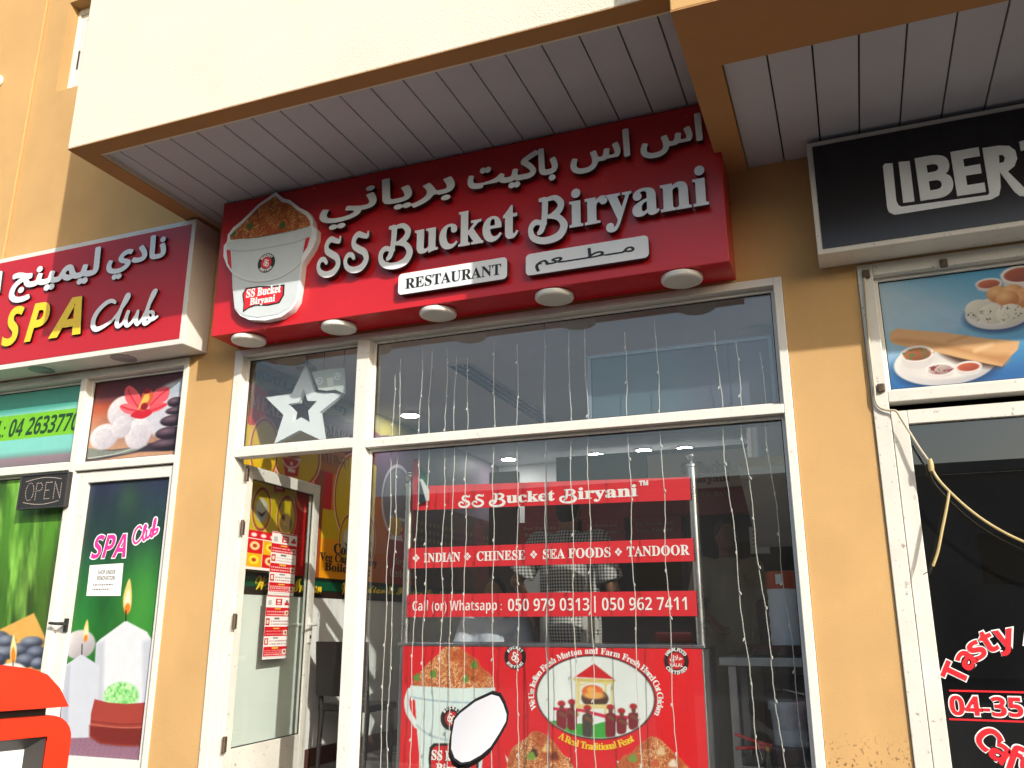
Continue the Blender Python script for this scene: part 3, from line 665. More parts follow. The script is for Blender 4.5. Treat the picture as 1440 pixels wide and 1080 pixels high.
# bucket of rice, cut out of thick white board
def wxz(px, py, Y=4.27): p = aty(px, py, Y); return (p.x, p.z)
z5 = lambda X, Y: (300+X/4, 230+Y/4)
outl = [(350,160),(390,195),(430,205),(480,245),(530,270),(556,310),(560,350),(580,370),(578,420),(560,470),(520,530),(500,560),(488,660),(470,770),(440,820),(380,862),(290,882),(200,878),(150,855),(118,815),(108,700),(104,615),(75,575),(55,520),(58,462),(75,440),(80,400),(110,360),(160,320),(200,280),(250,230),(300,195)]
EM = plate('bucket_emblem', [[wxz(*z5(*p)) for p in outl]], F, 0.002, 0.05, M['white'], SG)
ex = [wxz(*z5(*p)) for p in outl]; ex0, ex1 = min(p[0] for p in ex), max(p[0] for p in ex); ez0, ez1 = min(p[1] for p in ex), max(p[1] for p in ex)
FE = FY(FS-0.054)
def shape_print(name, fr, outline_px, paint, h, m, parent, step=0.004, bgc=(255,255,255)):
    """print cut to an outline: grid faces outside it are dropped"""
    P = [atf(px, py, fr) for px, py in outline_px]
    c = Cv(fr, min(p[0] for p in P), max(p[0] for p in P), min(p[1] for p in P), max(p[1] for p in P), step, cf(fr), bgc)
    paint(c); o = c.build(name, h, m, parent)
    ins = np.zeros(c.X.shape, bool)
    for i in range(len(P)):
        (xa, ya), (xb, yb) = P[i], P[(i+1) % len(P)]
        with np.errstate(divide='ignore', invalid='ignore'): ins ^= ((ya > c.Y) != (yb > c.Y)) & (c.X < (xb-xa)*(c.Y-ya)/(yb-ya if yb != ya else 1e-12)+xa)
    bm = B(); bm.from_mesh(o.data); bm.verts.ensure_lookup_table(); fl = ins.ravel()
    bmesh.ops.delete(bm, geom=[v for v in bm.verts if not fl[v.index]], context='VERTS'); bm.to_mesh(o.data); bm.free()
    return o
ricepx = [z5(*p) for p in [(350,180),(385,215),(430,225),(475,262),(520,288),(546,325),(548,352),(400,392),(240,420),(95,430),(92,405),(120,375),(170,330),(210,290),(260,240),(305,210)]]
def rp(c):
    c.rice(np.ones(c.X.shape), (226,136,62), (150,66,24), (250,208,140), 40)
    for gx, gy in ((205,350),(390,345),(110,385)): [c.ell(z5(gx+dx,gy+dy), 2.2, 3.0, (74,104,44), rot=dx, soft=0.008) for dx, dy in ((-9,3),(4,-8),(8,7),(-3,12),(0,0))]
shape_print('rice', FE, ricepx, rp, 0.0012, M['print'], EM, 0.0035)
bodypx = [z5(*p) for p in [(75,442),(555,357),(555,405),(520,420),(500,520),(470,760),(430,815),(360,852),(250,868),(165,855),(120,815),(106,690),(105,490),(78,486)]]
def bp_(c):
    c.C[:] = np.array((222,232,238))/255
    c.line([z5(80,487),z5(180,492),z5(330,470),z5(470,440),z5(555,406)], (170,186,196), 0.006)
    c.line([z5(110,622),z5(180,655),z5(270,666),z5(380,640),z5(480,570),z5(512,500)], (168,182,190), 0.012); c.line([z5(110,618),z5(180,650),z5(270,660),z5(380,634),z5(480,564),z5(512,495)], (240,244,246), 0.010)
shape_print('bucket_body', FE, bodypx, bp_, 0.0012, M['print'], EM, 0.004)
tri = [[z5(75,485),z5(98,490),z5(103,600),z5(82,560)], [z5(520,424),z5(545,412),z5(528,470),z5(505,505)]]
for t_ in tri: plate('cutout', [[wxz(*p, FS-0.054) for p in t_]], FE, 0.0012, 0.001, M['red'], EM)
def circ(c, rx, rz=None, n=40): rz = rz or rx; return [(c[0]+rx*math.cos(2*math.pi*k/n), c[1]+rz*math.sin(2*math.pi*k/n)) for k in range(n)]
def arc_text(s, c, rx, rz, a0, a1, size, fr, h, depth, off=0.0, style=SANSB, inward=False):
    """letters set along an ellipse from angle a0 to a1 (degrees)"""
    out = []; n = len(s)
    wd = []
    for ch in s:
        if ch == ' ': wd.append(0.35); continue
        me = text_raw(style(ch), off); a = verts_of(me); wd.append(a[:,0].max()-a[:,0].min()+0.08); bpy.data.meshes.remove(me)
    tot = sum(wd); acc = 0
    for ch, w_ in zip(s, wd):
        t = (acc+w_/2)/tot; acc += w_
        if ch == ' ': continue
        th = R(a0+(a1-a0)*t); me = text_raw(style(ch), off); a = verts_of(me)
        a[:,0] -= (a[:,0].max()+a[:,0].min())/2; a[:,1] -= 0.36; a[:,:2] *= size; a[:,2] *= depth
        nx, nz = math.cos(th)/rx, math.sin(th)/rz; L = math.hypot(nx, nz); nx, nz = nx/L, nz/L
        if inward: nx, nz = -nx, -nz
        tx, tz = nz, -nx
        q = a.copy(); q[:,0] = c[0]+rx*math.cos(th)+a[:,0]*tx+a[:,1]*nx; q[:,1] = c[1]+rz*math.sin(th)+a[:,0]*tz+a[:,1]*nz
        set_verts(me, q); place2d(me, fr, h, depth); out.append(me)
    return out
def badge(fr, c, r, h, parent, words=('BUCKET','BIRYANI'), detail=True):
    b = plate('round_badge', [circ(c, r)], fr, h, 0.001, M['black'], parent)
    plate('badge_centre', [circ(c, r*0.6)], fr, h+0.0014, 0.001, M['red_vinyl'], b)
    S1 = glyph(SW_S, c[0]-r*0.30, c[0]+r*0.10, c[1]-r*0.30, c[1]+r*0.40, fr, h+0.0028, 0.001, 40); S2 = glyph(SW_S, c[0]-r*0.08, c[0]+r*0.32, c[1]-r*0.42, c[1]+r*0.28, fr, h+0.0028, 0.0012, 40)
    L = [S1, S2]+arc_text(words[0], c, r*0.78, r*0.78, 145, 35, r*0.36, fr, h+0.0014, 0.001, 0.02)+arc_text(words[1], c, r*0.78, r*0.78, 215, 325, r*0.36, fr, h+0.0014, 0.001, 0.02, inward=True)
    join('badge_lettering', L, M['white_print'], b)
    return b
bc = wxz(*z5(300,560), FS-0.054); badge(FE, bc, 0.068, 0.003, EM)
lab = [z5(*p) for p in [(165,735),(185,700),(260,690),(330,690),(403,680),(400,740),(375,785),(310,800),(240,800),(200,815),(168,838),(172,790)]]
lb = plate('bucket_label', [[wxz(*p, FS-0.054) for p in lab]], FE, 0.003, 0.001, M['black'], EM)
cxm = np.mean([p[0] for p in lab]); cym = np.mean([p[1] for p in lab])
plate('label_face', [[wxz(cxm+(p[0]-cxm)*0.93, cym+(p[1]-cym)*0.86, FS-0.054) for p in lab]], FE, 0.0044, 0.001, M['red_vinyl'], lb)
a_, b_ = wxz(*z5(188,755), FS-0.054), wxz(*z5(382,722), FS-0.054)
c_, d_ = wxz(*z5(208,800), FS-0.054), wxz(*z5(350,765), FS-0.054)
L = [fit_text(BOLD('SS Bucket'), a_[0], b_[0], a_[1]-0.004, a_[1]+0.056, FE, 0.0058, 0.0008, 0.02), fit_text(BOLD('Biryani'), c_[0], d_[0], c_[1]-0.012, c_[1]+0.050, FE, 0.0058, 0.0008, 0.02)]
join('label_lettering', L, M['white_print'], lb)

# round lamps under the sign
where = ['leftmost round white lamp under the red sign, below the painted bucket', 'second round white lamp under the red sign, counted from the left end', 'middle round white lamp under the red sign, below the RESTAURANT plate', 'fourth round white lamp under the red sign, below the Arabic nameplate', 'rightmost round white lamp under the red sign, beside the tan pillar']
for i, x in enumerate((-3.632, -2.930, -2.225, -1.475, -0.735)):
    t = thing('round_lamp', where[i], 'lamp', (x, 4.437, 1.850), 'round lamps under the red sign')
    bm = B(); lathe(bm, [(0.100,-0.0005),(0.112,-0.004),(0.114,-0.024),(0.109,-0.032),(0.101,-0.035)], (x,4.437,1.8495), 40); obj('housing', bm, M['lampwhite'], t, 0, True)
    bm = B(); lathe(bm, [(0.1005,-0.0355),(0.1000,-0.0365),(0.085,-0.040),(0.0,-0.042)], (x,4.437,1.8495), 40); obj('diffuser', bm, M['diffuser'], t, 0, True)

# ------------------------------------------------------------------ spa sign
FSP = 4.36; FP = FY(FSP)
SS_ = thing('shop_sign', 'red spa sign box with a white metal edge and yellow SPA letters', 'sign', (-6, WY, 1.85))
bm = B(); box(bm, -8.6, -4.118, FSP, WY-0.001, 1.845, 2.780); obj('box', bm, M['alu'], SS_, 0.004)
bx('sign_face', M['red_spa'], SS_, -8.565, -4.155, FSP-0.003, FSP-0.0005, 1.885, 2.742, bev=0)
def spx(px, py): p = aty(px, py, FSP); return p.x, p.z
def fit_px(s, l, r, t, b, fr, h, depth, off=0.0, slant=0.0, spacing=1.0, Y=None):
    """l, r = photo points at the left and right end; t, b = photo points at the top and bottom"""
    x0 = atf(*l, fr)[0]; x1 = atf(*r, fr)[0]; z1 = atf(*t, fr)[1]; z0 = atf(*b, fr)[1]
    if slant: x1 -= (z1-z0)*slant
    return fit_text(s, x0, x1, z0, z1, fr, h, depth, off, spacing, slant=slant)
zz = lambda X, Y: (X/4.8, 330+Y/4.8)
HS, DS = 0.006, 0.018
nadi = [0xFEE7, 0xFE8E, 0xFEA9, 0xFEF1]; lim = [0xFEDF, 0xFEF4, 0xFEE4, 0xFEF4, 0xFEE8, 0xFE9E]
def ar_px(s, l, r, t, b, g, W): return ar_text(s, atf(*l, FP)[0], atf(*r, FP)[0], atf(*b, FP)[1], atf(*t, FP)[1], FP, HS, DS, g, W)
L = [ar_px(AR(nadi), zz(735,230), zz(1140,90), zz(1040,15), zz(800,310), 8, 380), ar_px(AR(lim), zz(80,400), zz(690,200), zz(680,90), zz(120,470), 8, 520)]
x0 = spx(*zz(-20, 300))[0]
L.append(ar_text(AR([0xFE8D, 0xFEDF, 0xFEAE, 0xFEB3, 0xFEE4, 0xFEF2]), x0-1.3, x0+0.09, 2.36, 2.66, FP, HS, DS, 8, 640))
join('arabic_lettering', L, M['white'], SS_, M['edge_black'], FP)
L = [fit_px(SANSBI('S'), zz(35,700), zz(185,500), zz(150,488), zz(90,755), FP, HS, DS, 0.01), fit_px(SANSBI('P'), zz(185,700), zz(362,480), zz(300,465), zz(230,725), FP, HS, DS, 0.012), fit_px(SANSBI('A'), zz(345,690), zz(565,640), zz(490,435), zz(470,690), FP, HS, DS, 0.012)]
L.append(fit_text(SANSBI('ING'), -7.3, -6.2, 1.95, 2.25, FP, HS, DS, 0.01) if False else fit_text(SANSBI('A'), -6.9, -6.6, 1.95, 2.25, FP, HS, DS, 0.01)); bpy.data.meshes.remove(L.pop())
join('spa_lettering', L, M['yellow'], SS_, M['edge_black'], FP)
S_ = lambda pts: [spx(*zz(*p)) for p in pts]
st = [(S_([(795,465),(775,455),(740,465),(690,510),(655,565),(645,620),(665,645),(710,630),(770,590)]), [0.012,0.016,0.018,0.02,0.022,0.022,0.02,0.016,0.012]),
      (S_([(770,590),(820,530),(870,460),(890,420),(875,415),(850,470),(815,560),(805,610),(820,625),(850,600)]), [0.010,0.012,0.014,0.014,0.014,0.016,0.02,0.02,0.016,0.012]),
      (S_([(850,600),(885,530)]), 0.014), (S_([(880,530),(865,590),(875,620),(905,600),(945,540)]), [0.016,0.02,0.016,0.014,0.014]), (S_([(948,525),(935,585),(945,610),(970,585)]), [0.014,0.02,0.016,0.012]),
      (S_([(970,585),(1020,490),(1060,410),(1070,385),(1050,400),(1015,500),(990,590),(1005,605),(1045,570),(1050,535),(1025,530),(1015,560),(1045,580),(1078,560)]), [0.010,0.012,0.014,0.014,0.014,0.018,0.02,0.016,0.014,0.014,0.012,0.012,0.012,0.010])]
join('club_lettering', [place2d(curve_mesh(sdf_strokes(st, 150), DS), FP, HS, DS)], M['white'], SS_, M['edge_black'], FP)
for x in (-5.55, -4.75): 
    bm = B(); lathe(bm, [(0.085,-0.0005),(0.09,-0.004),(0.07,-0.006),(0.0,-0.0055)], (x,4.47,1.845), 28); obj('downlight', bm, M['steel_dull'], SS_, 0, True)
# ------------------------------------------------------------------ liberty sign
FL = 4.40; FLf = FY(FL)
LS = thing('shop_sign', 'black sign box with white capital letters and a pale metal edge', 'sign', (1, WY, 1.845))
bm = B(); box(bm, -0.024, 3.2, FL, WY-0.001, 1.845, 2.494); box(bm, 0.0, 3.18, FL-0.004, FL-0.0002, 1.80, 1.815) if False else None; obj('box', bm, M['alu_old'], LS, 0.004)
bx('sign_face', M['black_sign'], LS, 0.004, 3.17, FL-0.004, FL-0.0005, 1.872, 2.466, bev=0)
z7 = lambda X, Y: (1060+X/2.634, 150+Y/2.634)
q = lambda X, Y: atf(*z7(X, Y), FLf)
def bar(pts): return [q(*p) for p in pts]
L = [place2d(curve_mesh([bar([(478,222),(486,214),(514,212),(528,352),(536,368),(548,373),(866,330),(872,322),(846,156),(905,148),(914,300),(908,330),(880,346),(540,400),(520,402),(500,392),(494,376)])], 0.004), FLf, 0.0045, 0.004)]
L += [place2d(curve_mesh([bar([(536,208),(577,204),(595,353),(553,358)])], 0.004), FLf, 0.0045, 0.004), fit_px(SANSB('B'), z7(606,270), z7(735,265), z7(650,185), z7(640,348), FLf, 0.0045, 0.004, 0.012), fit_px(SANSB('E'), z7(740,250), z7(848,250), z7(790,160), z7(790,328), FLf, 0.0045, 0.004, 0.012)]
L += [place2d(curve_mesh([bar([(846,156),(905,147),(945,148),(968,165),(975,195),(965,222),(940,242),(1003,305),(1010,335),(985,333),(965,318),(912,246),(908,212),(925,208),(930,190),(920,180),(902,182),(905,240),(870,250)])], 0.0034), FLf, 0.0045, 0.0034)]
x0 = q(985, 150)[0]; L += [fit_text(SANSB('TY'), x0, x0+0.54, 2.035, 2.285, FLf, 0.0045, 0.004, 0.012)]
join('lettering', L, M['white'], LS)

# ------------------------------------------------------------------ printed film and posters
def poster(name, label, fr, a0, a1, b0, b1, step, bgc, paint, h=0.0, m=None, group=None, cat='poster'):
    c = Cv(fr, a0, a1, b0, b1, step, cf(fr), bgc); paint(c); o = c.build(name, h, m or M['print']); tag(o, label, cat, group); return o
def gradient(c, stops, axis='y'):
    t = (c.Y-c.b[2])/(c.b[3]-c.b[2]) if axis == 'y' else (c.X-c.b[0])/(c.b[1]-c.b[0])
    ks = [s[0] for s in stops]
    for k in range(3): c.C[..., k] = np.interp(t, ks, [s[1][k]/255 for s in stops])
FG = FY(GY-0.003)
s6 = lambda X, Y: (60+X/5.143, 480+Y/5.143)
def flower(c):
    gradient(c, [(0,(196,150,118)),(0.12,(205,160,125)),(0.35,(190,150,130)),(0.55,(196,120,88)),(0.68,(190,84,50)),(0.78,(110,52,58)),(1,(84,22,36))])
    t = np.clip((c.X-c.b[0])/(c.b[1]-c.b[0])*1.6-0.1, 0, 1); c.over(t*0.75*np.clip((c.Y-c.b[2])/(c.b[3]-c.b[2])*1.4, 0, 1), (82,48,66))
    P = lambda L: [s6(*p) for p in L]
    c.poly(P([(1060,255),(1060,560),(860,700),(700,640),(640,520),(760,400),(900,310)]), (206,206,220), soft=0.03)
    c.poly(P([(1060,255),(1060,360),(840,420),(900,330),(1000,275)]), (176,190,206), soft=0.04)
    c.poly(P([(320,780),(500,785),(640,770),(780,735),(1010,720),(990,790),(700,800),(480,845),(318,870)]), (58,50,62), soft=0.012)
    c.poly(P([(325,775),(520,790),(760,742),(650,800),(480,830),(325,850)]), (128,136,128), True, 0.01); c.line(P([(330,845),(520,815),(750,745)]), (206,214,206), 0.006)
    for (x, y, w_, h_) in ((585,505,115,112),(445,690,100,92),(690,665,95,112),(570,620,70,80)):
        c.ell(s6(x,y), w_/5.14, h_/5.14, (238,236,240), shade=(196,190,204), soft=0.014)
    for (x, y, k) in ((440,690,58),(700,655,52),(575,540,56)):
        for j in range(4): c.ring(s6(x+j*3,y+j*2), (k-j*14)/5.14, (k*0.9-j*13)/5.14, (205,200,212), 0.006)
    n = fbm(c.X, c.Y, 60, 5); c.C *= (0.94+0.12*n)[..., None]
    for (x, y, w_, h_) in ((905,745,125,46),(915,662,100,46),(945,572,95,42),(965,500,76,28),(960,438,58,36)): c.ell(s6(x,y), w_/5.14, h_/5.14, (62,44,56), shade=(28,20,30), lite=(150,124,140), soft=0.008)
    red, pk = (206,30,52), (240,96,110)
    for L, col in (([(700,500),(610,440),(592,360),(630,320),(690,370),(720,450)], pk), ([(770,470),(810,360),(880,330),(918,340),(900,420),(820,460)], pk), ([(700,530),(600,520),(556,470),(620,450),(700,490)], (238,110,120)), ([(760,520),(840,500),(905,455),(860,445),(780,470)], (236,90,104)), ([(690,500),(650,520),(640,545),(720,560),(790,520),(760,490)], red)):
        c.poly(P(L), col, True, 0.006)
    for L in ([(700,490),(640,400),(620,350)], [(780,460),(850,390),(900,350)], [(690,505),(620,490),(570,472)], [(770,505),(840,480),(890,458)]): c.line(P(L), red, 0.010, 0.012)
    c.poly(P([(700,490),(720,390),(750,345),(800,370),(790,430),(740,500)]), (216,96,60), True, 0.01); c.poly(P([(690,490),(725,410),(760,370),(770,420),(720,470)]), (246,196,90), True, 0.01); c.ell(s6(755,360), 5, 4, (150,30,40), soft=0.01); c.ell(s6(735,470), 5, 5, (150,20,40), soft=0.012)
poster('window_poster', 'poster of a red orchid on rolled white towels beside black stones', FG, -5.190, -4.326, 1.150, 1.753, 0.0035, (200,160,130), flower)
def teal(c):
    gradient(c, [(0,(128,120,128)),(0.10,(150,128,140)),(0.14,(120,170,165)),(0.2,(134,214,204)),(0.35,(134,216,206)),(0.70,(136,214,200)),(0.76,(84,176,160)),(1,(98,186,172))])
    x = c.X; y = c.Y
    c.over(np.clip((y-1.50-(x+6)*0.10)*25, 0, 1)*np.clip((1.56+(x+6)*0.10-y)*25, 0, 1)*0.6, (168,232,216))
    c.rect((-40,590), (112,616), (128,206,40)) if False else None
    z1 = aty(106,574,GY).z; z0 = aty(100,611,GY).z
    m = ((y < z1) & (y > z0)).astype(float); c.over(m, (128,206,48))
to = poster('window_poster', 'pale teal printed film with a lime green telephone band, left edge above the OPEN sign', FG, -8.97, -5.292, 1.162, 1.753, 0.006, (120,200,190), teal)
x1 = aty(114,590,GY).x; x0 = aty(-24,600,GY).x
join('lettering', [fit_text(SANSBI('TEL: 04 2633770') if False else SANSB('TEL: 04 2633770'), x0, x1-0.03, aty(60,612,GY).z+0.012, aty(60,583,GY).z-0.012, FG, 0.0015, 0.001, 0.0, slant=0.18)], M['green_print'], to)
s1 = lambda X, Y: (X/2.347, 620+Y/2.347)
def bamboo(c):
    x, y = c.X, c.Y; n = fbm(x*1.0, y*0.16, 7, 11); n2 = fbm(x+y*0.15, y*0.2, 14, 17)
    for k, (a, b, d) in enumerate(((36,116,30),(86,180,52),(24,52,18))[0:3]): pass
    lo = np.array((44,74,28.)); mid = np.array((92,160,44.)); hi = np.array((150,214,90.)); t = np.clip(n*1.5-0.15, 0, 1)[..., None]
    col = lo*(1-t)+mid*t; k = np.clip((n2-0.5)*3, 0, 1)[..., None]; c.C[:] = (col*(1-k)+hi*k)/255
    dk = np.clip((x+5.75)*1.8, 0, 0.75)*np.clip((0.75-y)*2, 0, 1); c.over(dk*0.8, (48,50,26))
    P = lambda L: [s1(*p) for p in L]
    for xx, yy in ((370,905),(395,830)): pass
    c.poly(P([(-60,640),(0,622),(112,568),(152,655),(140,760),(-60,760)]), (226,176,92), soft=0.01)
    for (a, b, w_, h_, sh) in ((-10,650,40,24,0),(22,662,30,22,1),(60,692,40,24,0),(105,665,38,20,1),(120,700,34,24,0),(15,700,40,22,1),(85,725,36,24,0),(125,735,24,20,1),(-20,725,40,26,0)):
        c.ell(s1(a,b), w_/2.347, h_/2.347, (112,124,146) if sh else (84,94,116), shade=(46,50,64), lite=(170,182,200), soft=0.012)
    c.ell(s1(40,760), 46/2.347, 28/2.347, (236,232,226), soft=0.01)
    c.poly(P([(36,725),(34,690),(45,640),(55,690),(50,726)]), (250,232,170), True, 0.012); c.poly(P([(38,726),(37,700),(44,680),(51,702),(49,726)]), (240,140,40), True, 0.012); c.line(P([(43,726),(43,745)]), (40,30,30), 0.008)
poster('window_poster', 'green bamboo film with grey pebbles and a candle on the spa window', FG, -8.97, -5.292, -0.93, 1.063, 0.007, (80,140,50), bamboo)
FD2 = FY(WY+0.043)
def candles(c):
    x, y = c.X, c.Y
    gradient(c, [(0,(120,86,104)),(0.16,(120,86,104)),(0.17,(40,112,44)),(0.4,(44,130,50)),(0.62,(30,96,48)),(0.78,(34,66,58)),(1,(44,50,76))])
    n = fbm(x, y*0.4, 6, 3); c.C *= (0.65+0.6*n)[..., None]; c.C = np.clip(c.C, 0, 1)
    c.over(np.exp(-(((x+4.5)/0.20)**2+((y-0.15)/0.36)**2))*0.55, (96,190,70)); c.over(np.exp(-(((x+4.72)/0.10)**2+((y-0.86)/0.12)**2))*0.4, (70,120,60))
    P = lambda L: [s1(*p) for p in L]
    mz = s1(300, 985); yb = atf(*mz, FD2)[1]; mt = (y < yb+0.02)
    c.over(mt.astype(float), (150,112,134)); st = (np.abs(np.sin((x*6+y*34)*6.2)) < 0.16) & mt; c.over(st*0.6, (96,66,86)); st = (np.abs(np.sin((x*70-y*12))) < 0.10) & mt; c.over(st*0.45, (100,70,88))
    c.ell(s1(262,672), 52/2.347, 48/2.347, (222,218,222), shade=(170,166,172), soft=0.012)
    c.poly(P([(318,668),(330,655),(415,593),(485,630),(500,655),(500,900),(305,900)]), (226,230,238), False, 0.008); c.poly(P([(318,668),(345,660),(340,900),(305,900)]), (196,202,214), False, 0.03); c.poly(P([(470,660),(500,655),(500,900),(470,900)]), (200,206,220), False, 0.03)
    c.poly(P([(214,742),(268,704),(328,742),(318,978),(196,982)]), (206,212,226), False, 0.006); c.poly(P([(214,742),(232,738),(222,980),(196,982)]), (180,186,204), False, 0.02)
    for a, b, k in ((421,560,1.0),(284,655,0.62)):
        c.poly(P([(a-10*k,b),(a-14*k,b-45*k),(a+6*k,b-105*k),(a+14*k,b-50*k),(a+8*k,b)]), (250,214,130), True, 0.012); c.poly(P([(a-6*k,b-8*k),(a-8*k,b-36*k),(a+4*k,b-70*k),(a+9*k,b-36*k),(a+5*k,b-6*k)]), (255,246,214), True, 0.012); c.ell(s1(a-1,b-6*k), 4*k, 8*k, (236,130,40), soft=0.012)
    c.line(P([(416,560),(415,594)]), (40,30,30), 0.010); c.line(P([(271,672),(270,704)]), (40,30,30), 0.009)
    m, u, v = c.ell_m(np.array(atf(*s1(400,842), FD2)), 0.145, 0.085, soft=0.02); g = fbm(x, y, 55, 8); c.over(m, (150,222,140)); c.over(m*np.clip((g-0.52)*5, 0, 1), (206,246,190)); c.over(m*np.clip((0.46-g)*5, 0, 1), (96,184,90))
    c.poly(P([(312,852),(360,864),(420,868),(500,862),(500,1006),(400,1006),(330,998),(296,975),(300,900)]), (166,66,56), False, 0.006); c.poly(P([(296,940),(500,948),(500,1006),(400,1006),(330,998),(296,975)]), (122,40,36), False, 0.03); c.line(P([(300,936),(400,946),(500,944)]), (206,120,100), 0.006); c.line(P([(300,925),(400,935),(500,932)]), (120,44,38), 0.006)
cnd = poster('door_poster', 'printed film of white candles and a red bowl on green, covering the closed spa door', FD2, -5.097, -4.355, -0.828, 0.982, 0.0045, (40,110,50), candles)
L1 = [fit_text(SANSB('SPA'), *[v for v in (atf(127,790,FD2)[0], atf(178,770,FD2)[0])], atf(150,785,FD2)[1], atf(150,758,FD2)[1]+0.03, FD2, 0.0030, 0.001, 0.0, slant=0.2)]
L0 = [fit_text(SANSB('SPA'), atf(126,790,FD2)[0]-0.006, atf(178,770,FD2)[0]+0.008, atf(150,785,FD2)[1]-0.008, atf(150,758,FD2)[1]+0.038, FD2, 0.0012, 0.001, 0.03, slant=0.2)]
def scr_stroke(k, w_):
    P = lambda L: [atf(*s1(522-(522-p[0])*0.90, p[1]+6), FD2) for p in L]
    return [(P([(462,283),(455,276),(440,290),(432,318),(440,332),(455,322),(470,300),(480,276),(474,275),(468,305),(470,322),(480,312)]), w_), (P([(482,290),(479,308),(484,314),(494,302),(498,286)]), w_), (P([(497,288),(496,306),(502,308),(512,270),(515,252),(510,256),(504,290),(506,303),(518,296),(522,284),(512,288)]), w_)]
L0 += [place2d(curve_mesh(sdf_strokes(scr_stroke(0, 0.016), 130), 0.001), FD2, 0.0012, 0.001)]
L1 += [place2d(curve_mesh(sdf_strokes(scr_stroke(0, 0.0075), 130), 0.001), FD2, 0.0030, 0.001)]
ol = join('lettering_outline', L0, M['white_print'], cnd); join('lettering', L1, M['magenta'], ol)
# paper notice
nb = [atf(*p, FD2) for p in ((127,795),(174,792),(170,838),(122,838))]
nt_ = plate('paper_notice', [nb[::-1]], FD2, 0.003, 0.0012, M['paper']); tag(nt_, 'small white paper notice taped below the pink lettering on the spa door', 'notice')
nx0 = nb[3][0]+0.03; nx1 = nb[1][0]-0.04; nz1 = nb[0][1]-0.03; gl_ = mat('grey printed ink', (0.12,0.12,0.13), 0.6); 
L = [fit_text(SANSB('SHOP UNDER'), nx0+0.05, nx1-0.02, nz1-0.035, nz1-0.005, FD2, 0.0046, 0.0006), fit_text(SANSB('RENOVATION'), nx0+0.05, nx1-0.02, nz1-0.075, nz1-0.045, FD2, 0.0046, 0.0006)]
join('lettering', L, gl_, nt_)
bm = B()
for dz, a, b in ((0.105,0.02,0.20),(0.135,0.02,0.17)):
    x = nx0+a; bm = B()
    while x < nx0+b: wv = random.uniform(0.008,0.022); fbox(bm, FD2, x, x+wv, nz1-dz-0.005, nz1-dz+0.004, 0.0046, 0.0051); x += wv+0.006
    obj('text_line', bm, gl_, nt_)
# dosa poster
def dosa(c):
    x, y = c.X, c.Y; t = (x-c.b[0])*0.6+(c.b[3]-y)*0.9; n = fbm(x*0.5+y, y*0.5-x*0.5, 9, 4)
    a = np.clip(t*1.3, 0, 1)[..., None]; c.C[:] = (np.array((190,212,230.))*(1-a)+np.array((70,150,200.))*a)/255
    c.over(np.clip((y-1.54)*2.8+(x-0.65)*1.0, 0, 0.8), (40,146,200)); c.over(np.clip((1.34-y)*6, 0, 0.9), (24,92,160))
    c.over(np.clip((n-0.5)*4, 0, 1)*0.45*np.exp(-((y-1.46-(x-0.6)*0.25)/0.13)**2), (190,186,224)); c.over(np.exp(-(((x-0.42)/0.25)**2+((y-1.52)/0.12)**2))*0.35, (200,214,230))
    P = lambda L: [z7(*p) for p in L]; W = 2.634
    def plate_(a, b, w_, h_): c.ell(z7(a+6,b+12), (w_+6)/W, h_/W, (20,60,110), soft=0.03); c.ell(z7(a,b), w_/W, h_/W, (236,234,230), shade=(186,184,190), soft=0.006); c.ell(z7(a+4,b-6), w_*0.86/W, h_*0.78/W, (214,210,208), shade=(232,228,224), soft=0.02)
    plate_(705,948,192,84)
    c.poly(P([(690,905),(800,880),(905,905),(920,960),(860,965),(760,950)]), (74,46,36), True, 0.03)
    c.poly(P([(505,835),(530,822),(700,836),(860,858),(985,868),(978,900),(940,935),(920,962),(880,955),(760,930),(660,905),(560,888),(520,880),(503,860)]), (216,170,118), False, 0.006); c.poly(P([(520,868),(700,890),(880,940),(925,955),(945,920),(860,915),(700,880),(560,862)]), (188,134,82), True, 0.03); c.line(P([(720,870),(790,850)]), (190,140,90), 0.008, 0.02); c.line(P([(820,905),(880,880)]), (240,205,160), 0.01, 0.03)
    def bowl(a, b, w_, h_, dep, f1, f2): c.poly(P([(a-w_,b),(a+w_,b),(a+w_*0.8,b+dep),(a+w_*0.3,b+dep*1.25),(a-w_*0.4,b+dep*1.25),(a-w_*0.8,b+dep)]), (214,208,208), False, 0.008); c.ell(z7(a,b), w_/W, h_/W, (240,236,234), soft=0.005); c.ell(z7(a,b+2), w_*0.84/W, h_*0.78/W, f1, shade=f2, soft=0.006)
    bowl(605,915,62,30,44,(186,110,60),(130,58,40)); bowl(690,972,54,24,24,(206,196,186),(150,120,120)); bowl(795,962,50,20,26,(196,92,56),(150,60,40))
    g = fbm(x, y, 90, 12); m = c.ell_m(np.array(atf(*z7(605,916), c.fr)), 0.075, 0.032)[0]; c.over(m*np.clip((g-0.55)*8, 0, 1), (90,110,60)); m = c.ell_m(np.array(atf(*z7(690,972), c.fr)), 0.06, 0.022)[0]; c.over(m*np.clip((g-0.52)*9, 0, 1), (130,50,60))
    plate_(905,765,125,60)
    bowl(870,655,50,20,24,(210,110,70),(150,70,50)); bowl(990,620,78,34,46,(176,84,50),(130,50,34))
    for a, b in ((905,695),(960,690),(1010,700),(985,715),(940,712)): c.ell(z7(a,b), 44/W, 32/W, (222,160,98), shade=(176,110,60), lite=(246,206,150), soft=0.008)
    for a, b in ((835,752),(885,768),(950,768)): c.ell(z7(a,b), 54/W, 38/W, (232,230,218), shade=(190,188,180), soft=0.006)
    sp = ((g > 0.66) & (c.ell_m(np.array(atf(*z7(900,768), c.fr)), 0.14, 0.04)[0] > 0.5)); c.over(sp*0.8, (70,70,50))
FLP = FY(GY-0.003)
